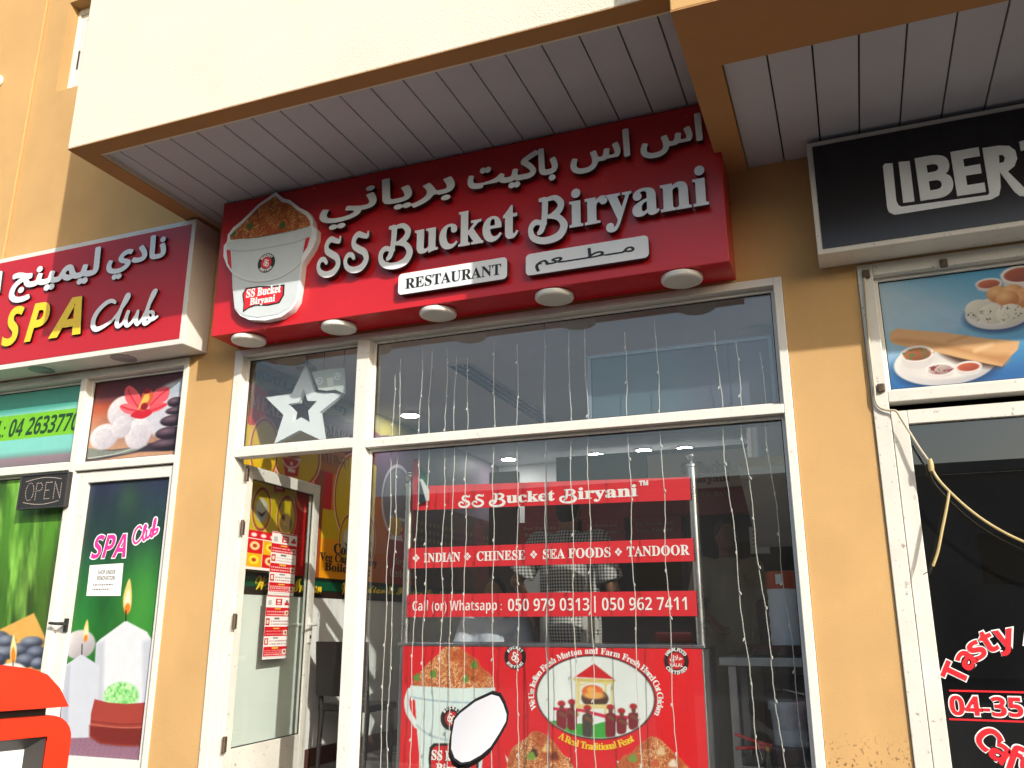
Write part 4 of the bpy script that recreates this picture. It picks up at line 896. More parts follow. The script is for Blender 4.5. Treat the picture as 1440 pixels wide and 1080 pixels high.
poster('window_poster', 'blue food poster with a rolled dosa and white bowls, above the right hand shop door', FLP, 0.258, 1.7, 1.156, 1.743, 0.0035, (60,140,200), dosa)
# lettering on the right hand glass door
FLD = FY(WY+0.038)
DL = thing('door_lettering', 'red stick on lettering with white outline on the dark glass door at right', 'window lettering', (0.75, WY+0.038, -0.3))
c0 = atf(1455, 985, FLD); zl = lambda X, Y: atf(1200+X/3.858, 800+Y/3.858, FLD)
r1 = 0.385
def two(ms0, ms1):
    a = join('lettering_outline', ms0, M['white_print'], DL); join('lettering', ms1, M['red_vinyl'], a)
L0, L1 = [], []
for k, (off, h) in enumerate(((0.035, 0.0), (0.0, 0.0022))):
    T = L0 if k == 0 else L1
    cc = zl(960, 760); rU = abs(zl(960,355)[1]-cc[1]); rL = abs(zl(960,1055)[1]-cc[1])
    T += arc_text('Tasty Meals', cc, rU, rU, 160, 20, 0.140, FLD, h, 0.001, off+0.01)
    T += arc_text('Cafeteria', cc, rL, rL, 207, 333, 0.142, FLD, h, 0.001, off+0.01, inward=True)
    p0 = zl(530, 790); p1_ = zl(925, 790); e = 0.006 if k == 0 else 0
    T.append(fit_text(SANSB('04-35'), p0[0]-e, p1_[0]+e, zl(600,795)[1]-e, zl(600,688)[1]+e, FLD, h, 0.001, 0.01+off))
    T.append(fit_text(SANSB('33'), p1_[0]+0.015-e, p1_[0]+0.2+e, zl(600,795)[1]-e, zl(600,688)[1]+e, FLD, h, 0.001, 0.01+off))
two(L0, L1)
bm = B()
for yy in (660, 815): a = zl(520, yy); fbox(bm, FLD, a[0], a[0]+0.62, a[1]-0.004, a[1]+0.004, 0, 0.001)
obj('rule_line', bm, M['red_vinyl'], DL)

# ------------------------------------------------------------------ mural on the left inner wall
FM = FXL(XI+0.004)
def mural(c):
    x, y = c.X, c.Y
    V = lambda px, py: atf(px, py, FM)
    yellow, red, orange, mar = (206,172,20), (196,16,22), (214,120,24), (112,24,58)
    c.C[:] = np.array(yellow)/255; c.ink = 0.95
    col = lambda a0, a1, b0, b1, cc: c.over(((x >= a0) & (x < a1) & (y >= b0) & (y < b1)).astype(float), cc)
    k = 3.93/3.78; zb = 0.34*k
    col(4.7, 5.30, zb, 2, yellow); a1 = V(412,750)[0]; a2 = V(441,750)[0]; a3 = V(452,750)[0]
    a4 = V(455,655)[0]; a5 = V(470,655)[0]; 
    col(a1, a2, zb, 1.62, red); col(a2, a3, zb, 1.62, (150,70,30))
    col(a3, a3+0.12, 0.9, 1.62, red); col(a3+0.12, a3+0.34, 0.9, 1.62, orange)
    b1 = V(525,760)[0]; b2 = V(545,760)[0]; b3 = V(585,740)[0]
    zt = V(490,762)[1]; col(a3, b1, zb, zt, (232,150,20)); col(b1, b2, zb, 1.12, (190,96,30)); col(b2, 8.4, zb, 1.10, (150,22,30))
    # smile / meal bands at the top
    zz_ = 1.60*k+0.035*np.abs(((x*7) % 2)-1); c.over((y > zz_).astype(float), (150,138,70)); z2 = 1.32*k+0.022*np.abs(((x*9+1) % 2)-1)
    c.over(((y <= zz_) & (y > z2) & (x > 5.06)).astype(float), mar); c.over(((y <= zz_) & (y > z2) & (x <= 5.06)).astype(float), (190,24,40))
    c.over(((y <= zz_+0.0) & (y > 1.10) & (x > b1)).astype(float), (96,66,92))
    c.over(((y <= z2) & (y > 1.2) & (x > 5.75) & (x < 6.3)).astype(float), (176,104,40))
    # ovals with food
    def oval(ctr, w_, h_, ringc=(150,30,20), fillc=yellow): c.ell(ctr, w_, h_, fillc); c.ring(ctr, w_, h_, (240,220,180), 0.020); c.ring(ctr, w_*0.96, h_*0.98, ringc, 0.014)
    def bucket(ctr, w_, h_):
        X, Y = ctr; c.poly([(X-w_,Y-h_*0.2),(X+w_,Y-h_*0.2),(X+w_*0.72,Y+h_),(X-w_*0.72,Y+h_)], (178,22,24)); c.rect((X-w_*1.05,Y-h_*0.3),(X+w_*1.05,Y-h_*0.12), (216,216,220)); c.ell((X,Y-h_*0.45), w_*0.85, h_*0.32, (150,76,40), soft=0.02); c.rect((X-w_*0.4,Y+h_*0.45),(X+w_*0.4,Y+h_*0.8), (236,220,214)); c.ell((X,Y+h_*0.18), w_*0.16, h_*0.12, (230,214,208)); c.line([(X-w_,Y),(X-w_*0.5,Y+h_*0.38),(X+w_*0.5,Y+h_*0.38),(X+w_,Y)], (226,206,200), 0.014)
    def smiley(ctr, w_, h_): oval(ctr, w_, h_); X, Y = ctr; c.ell((X,Y+2), w_*0.70, h_*0.55, (168,166,172), soft=0.01); c.ell((X,Y-3), w_*0.55, h_*0.42, (206,196,180), soft=0.02); c.poly([(X-w_*.45,Y+3),(X,Y+h_*.36),(X+w_*.45,Y+3),(X,Y+h_*.2)], (30,20,16), True)
    oval((498,700), 27, 62); bucket((508,715), 14, 34)
    smiley((491,760), 14, 36); smiley((368,716), 13, 30); smiley((515,760), 13, 36)
    oval((403,728), 13, 30); c.ell((402,736), 9, 14, (120,90,50), soft=0.02)
    oval((430,692), 13, 26, (210,60,50), (186,24,24)); bucket((393,672), 10, 20); oval((418,640), 34, 44); bucket((410,648), 12, 22)
    oval((372,632), 20, 44)
    c.ring((560,705), 22, 50, (190,186,196), 0.03); c.ell((560,705), 20, 46, (120,116,128), soft=0.03)
    for i in range(3): c.rect((548,725+i*14),(575,735+i*14), (200,190,180)); 
    c.ell((556,740), 9, 14, (196,150,30)); c.ell((572,752), 7, 14, (180,60,40))
    n_ = fbm(x, y, 4, 31); late = (x > 7.45) & (y < 1.16); c.over(late.astype(float), (58,32,26)); dd = (np.hypot((x*11) % 1-0.5, (y*13) % 1-0.5) < 0.28) & late & (y > 0.62) & (y < 1.0); c.over(dd*0.8, (120,92,34)); c.over(((x > 7.45) & (y >= 1.16)).astype(float), (104,92,104)); c.over(((x > 8.3) & late & (n_ > 0.5)).astype(float)*0.7, (96,34,30))
    # lettering band
    c.over((y < zb).astype(float), (16,26,20)); c.over(((y < zb*0.93) & (y > zb*0.74)).astype(float), (8,74,46)); c.over((y < zb*0.70).astype(float), (40,26,20))
mu = poster('wall_mural', 'red and yellow food mural on the left inner wall, seen through the open door', FM, 4.80, 9.58, 0.202, ZC-0.005, 0.0075, (200,170,30), mural, m=M['print_wall'], cat='mural')
V = lambda px, py: atf(px, py, FM)
L = [fit_text(SCRIPT('We serve Indian'), V(358,830)[0], V(452,830)[0], 0.235, 0.335, FM, 0.002, 0.001, 0.02), fit_text(SCRIPT('With'), V(480,830)[0], V(497,830)[0], 0.235, 0.335, FM, 0.002, 0.001, 0.02), fit_text(SCRIPT('Indian & Foreign Foods'), V(500,825)[0], V(592,830)[0]+0.5, 0.235, 0.335, FM, 0.002, 0.001, 0.02)]
[join('band_lettering', [l_], M['yellow_print'], mu) for l_ in L]
L = []
for s, l, r, yc, hh in (('Contains', 469, 522, 775, 10), ('Veg Curry | Gravy', 449, 530, 790, 10), ('Boiled Egg', 456, 520, 803, 10)):
    a, b = V(l, yc), V(r, yc); z0 = V(480, yc+5)[1]; L.append(fit_text(BOLD(s), a[0], b[0], z0, z0+0.085, FM, 0.002, 0.001, 0.015))
L.append(fit_text(BOLD('SMILE with every'), 4.93, 6.15, 1.715, 1.80, FM, 0.002, 0.001, 0.0))
[join('dark_lettering', [l_], M['brownwood'], mu) for l_ in L]
palet = mat('faded tan print', (0.32, 0.22, 0.18), 0.5)
L = [fit_text(BOLD('MEAL'), 4.86, 5.25, 1.50, 1.62, FM, 0.002, 0.001), fit_text(BOLD('SMART'), 5.80, 6.22, 1.50, 1.59, FM, 0.002, 0.001), fit_text(BOLD('MENU'), 5.80, 6.22, 1.27, 1.36, FM, 0.002, 0.001),
     fit_text(BOLD('Biryani'), V(552,790)[0], V(582,790)[0], V(560,797)[1], V(560,797)[1]+0.08, FM, 0.002, 0.001), fit_text(BOLD('Customer'), V(548,806)[0], V(582,806)[0], V(560,812)[1], V(560,812)[1]+0.08, FM, 0.002, 0.001)]
[join('pale_lettering', [l_], palet, mu) for l_ in L]
# ------------------------------------------------------------------ menus taped to the open door
FH = Frame(DF.p(0,0,0.001), DF.u, DF.v)
def leaf_pts(*P): return [atf(*p, FH) for p in P]
def grid_menu(c):
    a0, a1, b0, b1 = c.b; x = (c.X-a0)/(a1-a0); y = (c.Y-b0)/(b1-b0); c.C[:] = np.array((232,228,224))/255
    for i in range(2):
        for j in range(2):
            m = ((x > i*0.5) & (x < i*0.5+0.5) & (y > 0.06+j*0.36) & (y < 0.42+j*0.36)).astype(float); c.over(m, (222,170,20) if (i+j) % 2 == 0 else (204,22,24))
            cx0 = a0+(i*0.5+0.25)*(a1-a0); cy0 = b0+(0.25+j*0.36)*(b1-b0); m, u, v = c.ell_m(np.array((cx0, cy0)), (a1-a0)*0.15, (b1-b0)*0.11); c.over(m, (240,214,150) if (i+j) % 2 else (250,220,60)); m, _, _ = c.ell_m(np.array((cx0, cy0)), (a1-a0)*0.07, (b1-b0)*0.05); c.over(m, (170,60,30))
    c.over((y > 0.79).astype(float), (200,16,28))
    for k in range(3): m, _, _ = c.ell_m(np.array((a0+(0.2+0.3*k)*(a1-a0), b0+0.89*(b1-b0))), (a1-a0)*0.09, (b1-b0)*0.05); c.over(m, (240,220,220))
g0 = leaf_pts((352,744),(383,744),(352,800))
gx0, gx1 = g0[0][0], g0[1][0]+0.12; gz1, gz0 = g0[0][1], g0[2][1]
poster('menu_sheet', 'square red and yellow menu sheet taped to the open door, left of the long menus', FH, gx0, gx1, gz0, gz1, 0.005, (255,255,255), grid_menu, h=-0.0185, m=M['print_paper'], cat='menu')
def long_menu(sd):
    def f(c):
        a0, a1, b0, b1 = c.b; x = (c.X-a0)/(a1-a0); y = 1-(c.Y-b0)/(b1-b0); c.C[:] = np.array((236,234,232))/255; rg = random.Random(sd)
        def rr(xa, xb, ya, yb, col, al=1.0): c.over(((x > xa) & (x < xb) & (y > ya) & (y < yb))*al, col)
        rr(0, 1, 0, 0.025, (206,20,34)); rr(0.40, 0.66, 0.05, 0.16, (206,30,40)); rr(0.46, 0.60, 0.075, 0.10, (250,230,230)); rr(0.46,0.60,0.115,0.14,(250,230,230)); rr(0.08,0.22,0.08,0.16,(150,150,150),0.6); rr(0.76,0.96,0.11,0.155,(206,40,50)); rr(0.82,0.92,0.07,0.11,(110,110,110))
        def lines(ya, yb, col, n, xa=0.06, xb=0.78):
            for i in range(n):
                yc = ya+(yb-ya)*(i+0.5)/n; xx = xa
                while xx < xb: w_ = rg.uniform(0.02,0.07); rr(xx, min(xx+w_, xb), yc-0.008, yc+0.008, col, 0.85); xx += w_+0.02
        ys = 0.19
        for k in range(5):
            ye = ys+0.148
            if k % 2 == 0:
                rr(0.0 if k < 4 else 0.02, 1, ys, ye, (206,22,38)); rr(0.36, 0.62, ys+0.012, ys+0.036, (226,180,70)); lines(ys+0.045, ye-0.01, (244,216,216), 2 if k < 4 else 3); rr(0.80, 0.97, ys+0.05, ye-0.02, (230,214,200)); rr(0.85,0.93,ys+0.07,ye-0.04,(150,70,40))
            else:
                rr(0.38, 0.60, ys+0.012, ys+0.034, (110,104,100)); lines(ys+0.045, ye-0.01, (150,96,96), 2, 0.24, 0.96); rr(0.03, 0.19, ys+0.02, ye-0.02, (196,40,44)); rr(0.07,0.15,ys+0.045,ye-0.045,(240,220,200))
            ys = ye+0.006
        rr(0.05, 0.95, 0.965, 0.975, (150,150,150), 0.5)
    return f
for k, (tl, tr, bl, lb_) in enumerate((((386,746),(421,750),(378,836),'upper long red and white price menu taped to the open door'), ((378,836),(411,838),(366,928),'lower long red and white price menu hanging on the open door'))):
    a = atf(*tl, FH); b = atf(*tr, FH); d = atf(*bl, FH)
    poster('menu_sheet', lb_, FH, a[0] if k == 0 else a[0]-0.0, b[0], d[1], a[1]-0.002, 0.004, (255,255,255), long_menu(k+3), h=-0.0175+0.002, m=M['print_paper'], cat='menu')

# ------------------------------------------------------------------ things behind the window
def ax(px, py, Y): return aty(px, py, Y).x
def az(px, py, Y): return aty(px, py, Y).z
# light strings
LX = [548,557,586,600,623,637,654,694,727,767,804,828,886,933,1029,1059,1091]
TOP = [1.56,1.66,1.72,1.69,1.70,1.63,1.62,1.70,1.66,1.72,1.70,1.73,1.66,1.72,1.60,1.52,1.44]
wire = mat('clear string light wire', (0.56,0.55,0.52), 0.35, spec=0.6); 
for i, (px, zt) in enumerate(zip(LX, TOP)):
    x0 = ax(px, 700, 4.69); lean = 0.0 if px < 950 else (0.05, 0.06, 0.04)[(i-14) % 3]; rg = random.Random(i+50)
    y0 = 4.692+rg.uniform(-0.004, 0.012)
    t = thing('string_light', 'thin white string of tiny lights hanging down inside the restaurant window', 'string light', (x0, y0, zt), 'string lights hanging inside the window')
    pts = []; z = zt; ph = rg.uniform(0, 6)
    while z > -0.97:
        k = (zt-z); pts.append((x0+lean*(0.35-z*0.9)*0.9*(1 if z < 1.1 else 0.6)+0.0055*math.sin(z*9+ph)+rg.uniform(-0.0025, 0.0025), y0+0.003*math.sin(z*13), z)); z -= 0.045
    bm = B(); tube(bm, pts, 0.0024, 5); obj('wire', bm, wire, t, 0, True)
    bm = B()
    for j in range(2, len(pts)-1, 5):
        p = Vector(pts[j])+Vector((rg.choice((-1,1))*0.004, -0.002, rg.uniform(-0.015,0.015))); q_ = p+Vector((rg.uniform(-0.008,0.008), -0.004, -0.018)); tube(bm, [p, (p+q_)/2, q_], [0.003,0.005,0.002], 6)
    obj('bulbs', bm, wire, t, 0, True)['kind'] = 'stuff'
# star
ST = FY(4.80); s2 = lambda X, Y: (280+X/3.857, 480+Y/3.857)
outs = [(590,140),(640,282),(795,290),(668,392),(692,548),(562,487),(425,560),(474,405),(378,310),(520,290)]
cx0, cy0 = 572, 375; hole = [(583,262),(603,328),(655,330),(608,382),(616,445),(568,418),(522,445),(532,385),(495,345),(556,338)]
conv = lambda L: [aty(*s2(*p), 4.80) for p in L]
t = thing('hanging_star', 'large white cut out star hanging behind the upper left window pane', 'star decoration', aty(*s2(590,140), 4.80))
plate('star', [[(p.x, p.z) for p in conv(outs)], [(p.x, p.z) for p in conv(hole)]], ST, 0, 0.035, M['white'], t, bev=0.002)
bm = B(); p = aty(*s2(588,142), 4.79); tube(bm, [p, (p.x, p.y, ZC)], 0.0015, 5); obj('wire', bm, M['gasket'], t)
t = thing('hanging_card', 'pale card with round printed faces hanging on two wires beside the white star', 'card decoration', aty(*s2(700,150), 4.78))
FC = FY(4.745); L = [aty(*s2(*p), 4.745) for p in ((612,168),(700,150),(790,146),(796,288),(740,262),(690,268),(648,262))]
cp = plate('card', [[(p.x, p.z) for p in L]], FC, 0, 0.002, mat('pale green card', (0.50,0.55,0.52), 0.4, var=0.08), t)
def disc(c, r): return plate('round_face', [circ((c.x, c.z), r)], FC, 0.0025, 0.001, M['white'], cp)
for X, Y, r in ((655,215,0.028),(750,190,0.026)): 
    d = disc(aty(*s2(X,Y), 4.745), r); c = aty(*s2(X,Y), 4.745)
    plate('face_mark', [circ((c.x-0.010, c.z+0.008), 0.004, n=10), circ((c.x+0.010, c.z+0.008), 0.004, n=10), [(c.x-0.013,c.z-0.004),(c.x,c.z-0.016),(c.x+0.013,c.z-0.004),(c.x,c.z-0.010)]], FC, 0.0037, 0.0008, M['black'], d)
plate('label_patch', [[(p.x, p.z) for p in [aty(*s2(*v), 4.745) for v in ((692,200),(728,195),(732,240),(700,245))]]], FC, 0.0025, 0.001, M['white_print'], cp)
bm = B()
for X in (672, 782): a = aty(*s2(X,155), 4.75); bm = B(); tube(bm, [(a.x, a.y+0.004, a.z), (a.x+0.003, a.y+0.004, ZC)], 0.002, 5); obj('wire', bm, M['gasket'], t)
bm = B(); c = aty(*s2(582,152), 4.90); lathe(bm, [(0.052,0),(0.075,0.004),(0.078,0.012),(0.05,0.03),(0.02,0.05),(0.008,0.06),(0.008,ZC-c.z)], c, 28); o = obj('pendant_lamp', bm, M['steel'], None, 0, True); tag(o, 'small silver pendant lamp behind the tip of the white star', 'lamp')
# dot matrix board
FB = FY(4.74); x0, x1 = ax(826,520,4.74), ax(1089,520,4.74); zt = az(950,487,4.74); zb = 1.05
t = thing('display_board', 'long blue grey dot matrix display board standing in the upper right window pane', 'display board', ((x0+x1)/2, 4.74, zb))
bm = B(); box(bm, x0, x1, 4.743, 4.80, zb, zt); obj('case', bm, mat('blue grey plastic', (0.11,0.15,0.19), 0.4, var=0.1), t, 0.003)
bm = B(); e = 0.022
for b in ((x0,x0+e,zb,zt),(x1-e,x1,zb,zt),(x0+e,x1-e,zt-e,zt),(x0+e,x1-e,zb,zb+e)): box(bm, b[0], b[1], 4.728, 4.7425, b[2], b[3])
obj('rim', bm, mat('pale blue rim', (0.16,0.21,0.27), 0.35), t, 0.002)
def led(c):
    gx = (c.X-c.b[0])/0.0125; gz = (c.Y-c.b[2])/0.0125; n = fbm(c.X, c.Y, 3, 2); a = np.clip((c.X-(c.b[0]+c.b[1])/2)*6+0.2, 0, 1)[..., None]
    base = np.array((84,104,116.))*(1-a)+np.array((86,86,106.))*a; c.C[:] = base*(0.85+0.3*n)[..., None]/255
    d = np.hypot(gx-np.floor(gx)-0.5, gz-np.floor(gz)-0.5); c.over((d < 0.33)*0.5, (58,76,90))
    m = (np.abs(gx/32-np.round(gx/32)) < 0.012); c.over(m*0.6, (40,52,62))
cc = Cv(FB, x0+e+0.001, x1-e-0.001, zb+e+0.001, zt-e-0.001, 0.0032); led(cc); cc.build('dot_panel', 0.001, M['print'], t)
# ceiling fittings
for i, (px, py) in enumerate(((577,583),(715,645),(838,638),(905,632),(963,629))):
    p = atz(px, py, ZC); lab = ['round lit downlight in the ceiling, nearest the window, seen through the upper pane', 'leftmost downlight of the far row in the ceiling, left of the dark fan boxes', 'second downlight of the far ceiling row, over the word Biryani', 'third downlight of the far ceiling row', 'rightmost downlight of the far ceiling row, above the steel pole'][i]
    t = thing('downlight', lab, 'lamp', (p.x, p.y, ZC), 'lit downlights in the restaurant ceiling')
    px_ = max(p.x, XI+0.12); bm = B(); lathe(bm, [(0.085,-0.0005),(0.10,-0.003),(0.10,-0.010),(0.084,-0.012)], (px_,p.y,ZC), 28); obj('ring', bm, M['lampwhite'], t, 0, True); bm = B(); lathe(bm, [(0.082,-0.0125),(0.06,-0.016),(0.0,-0.018)], (px_,p.y,ZC), 28); obj('lens', bm, M['lit'], t)
t = thing('air_diffuser', 'long dark slotted air diffuser running back across the ceiling', 'air diffuser', (-2.6, 6.8, ZC))
bm = B(); box(bm, -2.68, -2.50, 5.5, 8.0, ZC-0.012, ZC-0.0005); obj('frame', bm, M['lampwhite'], t, 0.002)
for k in range(3): bx('slot', M['gasket'], t, -2.665+k*0.056, -2.665+k*0.056+0.038, 5.52, 7.98, ZC-0.0155, ZC-0.0125, bev=0)
# steel stand with red strips and a counter under it
CY = 4.85; FCt = FY(CY); CX0, CX1 = ax(561,950,CY), ax(991,950,CY); CT = az(778,909,CY)-0.004
t = thing('display_counter', 'steel counter with a red menu front, two steel poles and three red name strips', 'counter', ((CX0+CX1)/2, CY+0.2, FZ))
bm = B(); box(bm, CX0, CX1, CY+0.0, CY+0.40, FZ+0.08, CT); obj('cabinet', bm, M['steel_dull'], t, 0.004)
bm = B(); box(bm, CX0-0.01, CX1+0.012, CY-0.012, CY+0.42, CT+0.001, CT+0.018); obj('worktop', bm, M['steel'], t, 0.003)
for x in (CX0+0.05, CX1-0.05):
    for y in (CY+0.05, CY+0.35): bm = B(); tube(bm, [(x,y,FZ),(x,y,FZ+0.078)], 0.02, 12); obj('foot', bm, M['gasket'], t, 0, True)
fx0, fx1 = ax(567,960,CY), ax(990,960,CY)
zc1 = lambda X, Y: (540+X/5.143, 880+Y/5.143); zc2 = lambda X, Y: (700+X/4.8, 880+Y/4.8)
FCf = FY(CY-0.014)
def cart(c):
    c.ink = 0.95; c.C[:] = np.array((218,24,34))/255; x, y = c.X, c.Y
    P1 = lambda L: [zc1(*p) for p in L]; P2 = lambda L: [zc2(*p) for p in L]
    W = 5.143
    m = c.poly(P1([(195,440),(230,380),(260,340),(330,260),(400,200),(430,160),(470,135),(510,130),(560,165),(620,210),(680,250),(700,300),(760,340),(790,380),(800,460),(500,455)]), (220,140,80), False, 0.006); c.rice(m, (232,164,104), (176,86,44), (253,226,182), 46)
    for a, b in ((355,345),(590,380),(650,280),(235,370)): [c.ell(zc1(a+dx,b+dy), 2.4, 3.2, (96,140,58), soft=0.008) for dx, dy in ((-12,4),(6,-12),(12,10),(-4,16),(0,0))]
    c.line(P1([(185,470),(165,540),(175,620),(215,690),(235,720)]), (226,236,238), 0.035); 
    c.poly(P1([(190,432),(500,452),(805,448),(800,540),(760,560),(720,900),(700,1100),(270,1100),(235,720),(225,540),(192,520)]), (214,230,230), False, 0.004)
    c.line(P1([(192,515),(400,545),(640,555),(800,540)]), (150,176,196), 0.008, 0.008); c.line(P1([(235,720),(330,790),(480,830),(600,820),(700,760)]), (170,190,200), 0.010, 0.01)
    c.ell(zc1(488,672), 80/W, 88/W, (20,18,20)); c.ell(zc1(488,672), 48/W, 54/W, (200,28,38))
    c.poly(P1([(330,1100),(322,960),(330,880),(360,850),(500,850),(640,860),(690,880),(680,1100)]), (24,20,22), False); c.poly(P1([(345,1100),(338,960),(350,890),(375,868),(500,866),(630,874),(672,894),(664,1100)]), (204,26,36), False)
    # round picture
    c.ell(zc2(650,480), 402/4.8, 285/4.8, (30,16,18)); c.ell(zc2(650,480), 394/4.8, 277/4.8, (226,232,232))
    inner = c.ell_m(*[c.px(zc2(650,480), 390/4.8, 273/4.8)[k] for k in (0,1,2)])[0]; keep = c.C.copy()
    Q = lambda L, col, sm=False: c.poly(P2(L), col, sm, 0.005)
    Q([(280,690),(380,640),(440,668),(560,660),(640,668),(740,656),(760,800),(280,800)], (60,160,60), True)
    Q([(520,345),(650,255),(785,360)], (206,28,36)); Q([(505,352),(800,365),(780,388),(520,376)], (216,190,110)); Q([(545,388),(560,410),(600,390),(680,384),(740,405),(770,380)], (226,214,150))
    for X in (532, 548, 728, 772): c.line(P2([(X,380),(X-4,600)]), (220,204,130), 0.012, smooth=False)
    c.ell(zc2(655,490), 92/4.8, 62/4.8, (104,66,44), shade=(70,42,28)); c.ell(zc2(640,445), 72/4.8, 46/4.8, (226,104,44)); c.ell(zc2(630,432), 30/4.8, 20/4.8, (236,170,80), soft=0.01); c.ell(zc2(650,470), 70/4.8, 24/4.8, (230,170,90), soft=0.01); Q([(545,530),(770,530),(770,560),(545,560)], (224,206,140))
    Q([(375,550),(560,560),(720,598),(945,612),(945,634),(720,622),(560,580),(375,570)], (206,30,70))
    for X, Y, h_ in ((430,515,180),(500,505,190),(605,545,205),(760,540,210),(835,565,160),(915,535,160)):
        c.ell(zc2(X,Y+10), 26/4.8, 20/4.8, (176,30,40)); c.ell(zc2(X+2,Y+36), 15/4.8, 18/4.8, (110,64,44)); c.poly(P2([(X-28,Y+55),(X+30,Y+55),(X+34,Y+h_*0.6),(X+26,Y+h_),(X-26,Y+h_),(X-34,Y+h_*0.6)]), (70,62,56) if X in (605,) else (124,28,40), True, 0.006); c.line(P2([(X-10,Y+75),(X+30,Y+95)]), (120,72,50), 0.02, 0.01)
    c.C = keep*(1-inner[..., None])+c.C*inner[..., None]
    for cx_, pts in ((270, [(60,960),(85,850),(130,800),(190,760),(245,712),(330,740),(390,800),(440,870),(480,900),(480,1000),(60,1000)]), (1040, [(820,1000),(840,890),(900,860),(960,800),(1040,748),(1110,780),(1180,850),(1260,930),(1280,1000)])):
        w_ = 220 if cx_ == 270 else 238
        c.poly(P2([(cx_-w_,870),(cx_-w_+20,900),(cx_,950),(cx_+w_-40,905),(cx_+w_,890),(cx_+w_-60,1140),(cx_-w_+60,1140)]) if cx_ == 270 else P2([(cx_-w_,910),(cx_,960),(cx_+w_,950),(cx_+w_-60,1160),(cx_-w_+60,1160)]), (226,230,232), False, 0.004)
        m = c.poly(P2(pts), (215,145,90), True, 0.006); c.rice(m, (228,162,104), (170,86,46), (250,218,170), 46, 6)
        for dx, dy, col in ((-30,860,(70,36,26)),(-45,880,(120,160,60)),(110,880,(120,50,30)),(60,830,(236,190,120))) if cx_ == 270 else ((60,850,(226,190,150)),(-130,895,(110,150,60)),(140,930,(230,214,196)),(20,930,(200,90,50))): [c.ell(zc2(cx_+dx+ex_,dy+ey_), 3.6, 3.4, col, soft=0.012) for ex_, ey_ in ((0,0),(14,9),(-13,6),(5,-14))]
    c.ell(zc2(117,212), 73/4.8, 82/4.8, (22,16,18)); c.ell(zc2(117,212), 46/4.8, 52/4.8, (200,28,38))
    c.ell(zc2(1205,237), 84/4.8, 88/4.8, (22,16,18)); c.ell(zc2(1205,237), 54/4.8, 58/4.8, (200,28,38))
    n = fbm(x, y*0.2, 5, 21); c.C *= (0.95+0.1*n)[..., None]; c.C = np.clip(c.C, 0, 1)
cc = Cv(FCf, fx0, fx1, FZ+0.10, CT-0.002, 0.0042, cf(FCf)); cart(cc); fp = cc.build('menu_front', 0.0, M['print'], t)
W_ = []
ov = atf(*zc2(650,480), FCf); orx = abs(atf(*zc2(1052,480), FCf)[0]-atf(*zc2(248,480), FCf)[0])/2; orz = abs(atf(*zc2(650,195), FCf)[1]-atf(*zc2(650,765), FCf)[1])/2
W_ += arc_text('We Use Indian Fresh Mutton and Farm Fresh Hand Cut Chicken', ov, orx*1.085, orz*1.115, 197, -20, 0.047, FCf, 0.001, 0.001, 0.01, BOLD)
for (X, Y), r, wds in (((117,212),0.066,('BUCKET','BIRYANI')), ((1205,237),0.074,('HALAL FOOD','CERTIFIED'))):
    c = atf(*zc2(X,Y), FCf); W_ += arc_text(wds[0], c, r*0.80, r*0.80, 150, 30, r*0.34, FCf, 0.001, 0.001, 0.02)+arc_text(wds[1], c, r*0.80, r*0.80, 210, 330, r*0.34, FCf, 0.001, 0.001, 0.02, inward=True)
c = atf(*zc2(117,212), FCf); W_ += [glyph(SW_S, c[0]-0.022, c[0]+0.006, c[1]-0.02, c[1]+0.03, FCf, 0.001, 0.001, 40), glyph(SW_S, c[0]-0.004, c[0]+0.024, c[1]-0.03, c[1]+0.02, FCf, 0.001, 0.0012, 40)]
c = atf(*zc2(1205,237), FCf); W_ += [fit_text(AR([0xFEA3, 0xFEFC, 0xFEDD]), c[0]-0.034, c[0]+0.034, c[1]-0.004, c[1]+0.030, FCf, 0.001, 0.001, 0.02), fit_text(SANSB('HALAL'), c[0]-0.034, c[0]+0.034, c[1]-0.030, c[1]-0.012, FCf, 0.001, 0.001)]
c = atf(*zc1(488,672), FCf); W_ += [glyph(SW_S, c[0]-0.026, c[0]+0.004, c[1]-0.018, c[1]+0.032, FCf, 0.001, 0.001, 40), glyph(SW_S, c[0]-0.004, c[0]+0.026, c[1]-0.032, c[1]+0.018, FCf, 0.001, 0.0012, 40)]
W_ += arc_text('BUCKET', c, 0.060, 0.062, 150, 30, 0.024, FCf, 0.001, 0.001, 0.02)
a, b = atf(*zc1(345,930), FCf), atf(*zc1(660,930), FCf); W_ += [fit_text(BOLD('SS Bucket'), a[0], b[0], a[1]-0.03, a[1]+0.025, FCf, 0.001, 0.001, 0.02), fit_text(BOLD('Biryani'), a[0]+0.03, b[0]-0.03, a[1]-0.11, a[1]-0.045, FCf, 0.001, 0.001, 0.02)]
join('lettering', W_, M['white_print'], fp)
join('yellow_lettering', arc_text('A Real Traditional Feast', ov, orx*1.0, orz*1.15, 234, 308, 0.050, FCf, 0.001, 0.001, 0.012, BOLD, True), M['yellow_print'], fp)
for pxs in ((567, 1000, 576, 668), (987, 905, 973, 640)):
    x = (ax(pxs[0], pxs[1], CY+0.03)+ax(pxs[2], pxs[3]+30, CY+0.03))/2; zt = az(pxs[2], pxs[3]+10, CY+0.03)
    bm = B(); tube(bm, [(x,CY+0.03,CT+0.019),(x,CY+0.03,zt-0.03)], 0.026, 20); po = obj('pole', bm, M['steel'], t, 0, True)
    bm = B(); lathe(bm, [(0.027,-0.03),(0.031,-0.026),(0.031,-0.012),(0.014,-0.006),(0.012,0.006),(0.022,0.012),(0.030,0.030),(0.030,0.042),(0.020,0.060),(0.0,0.066)], (x,CY+0.03,zt), 24); obj('finial', bm, M['steel'], po, 0, True)
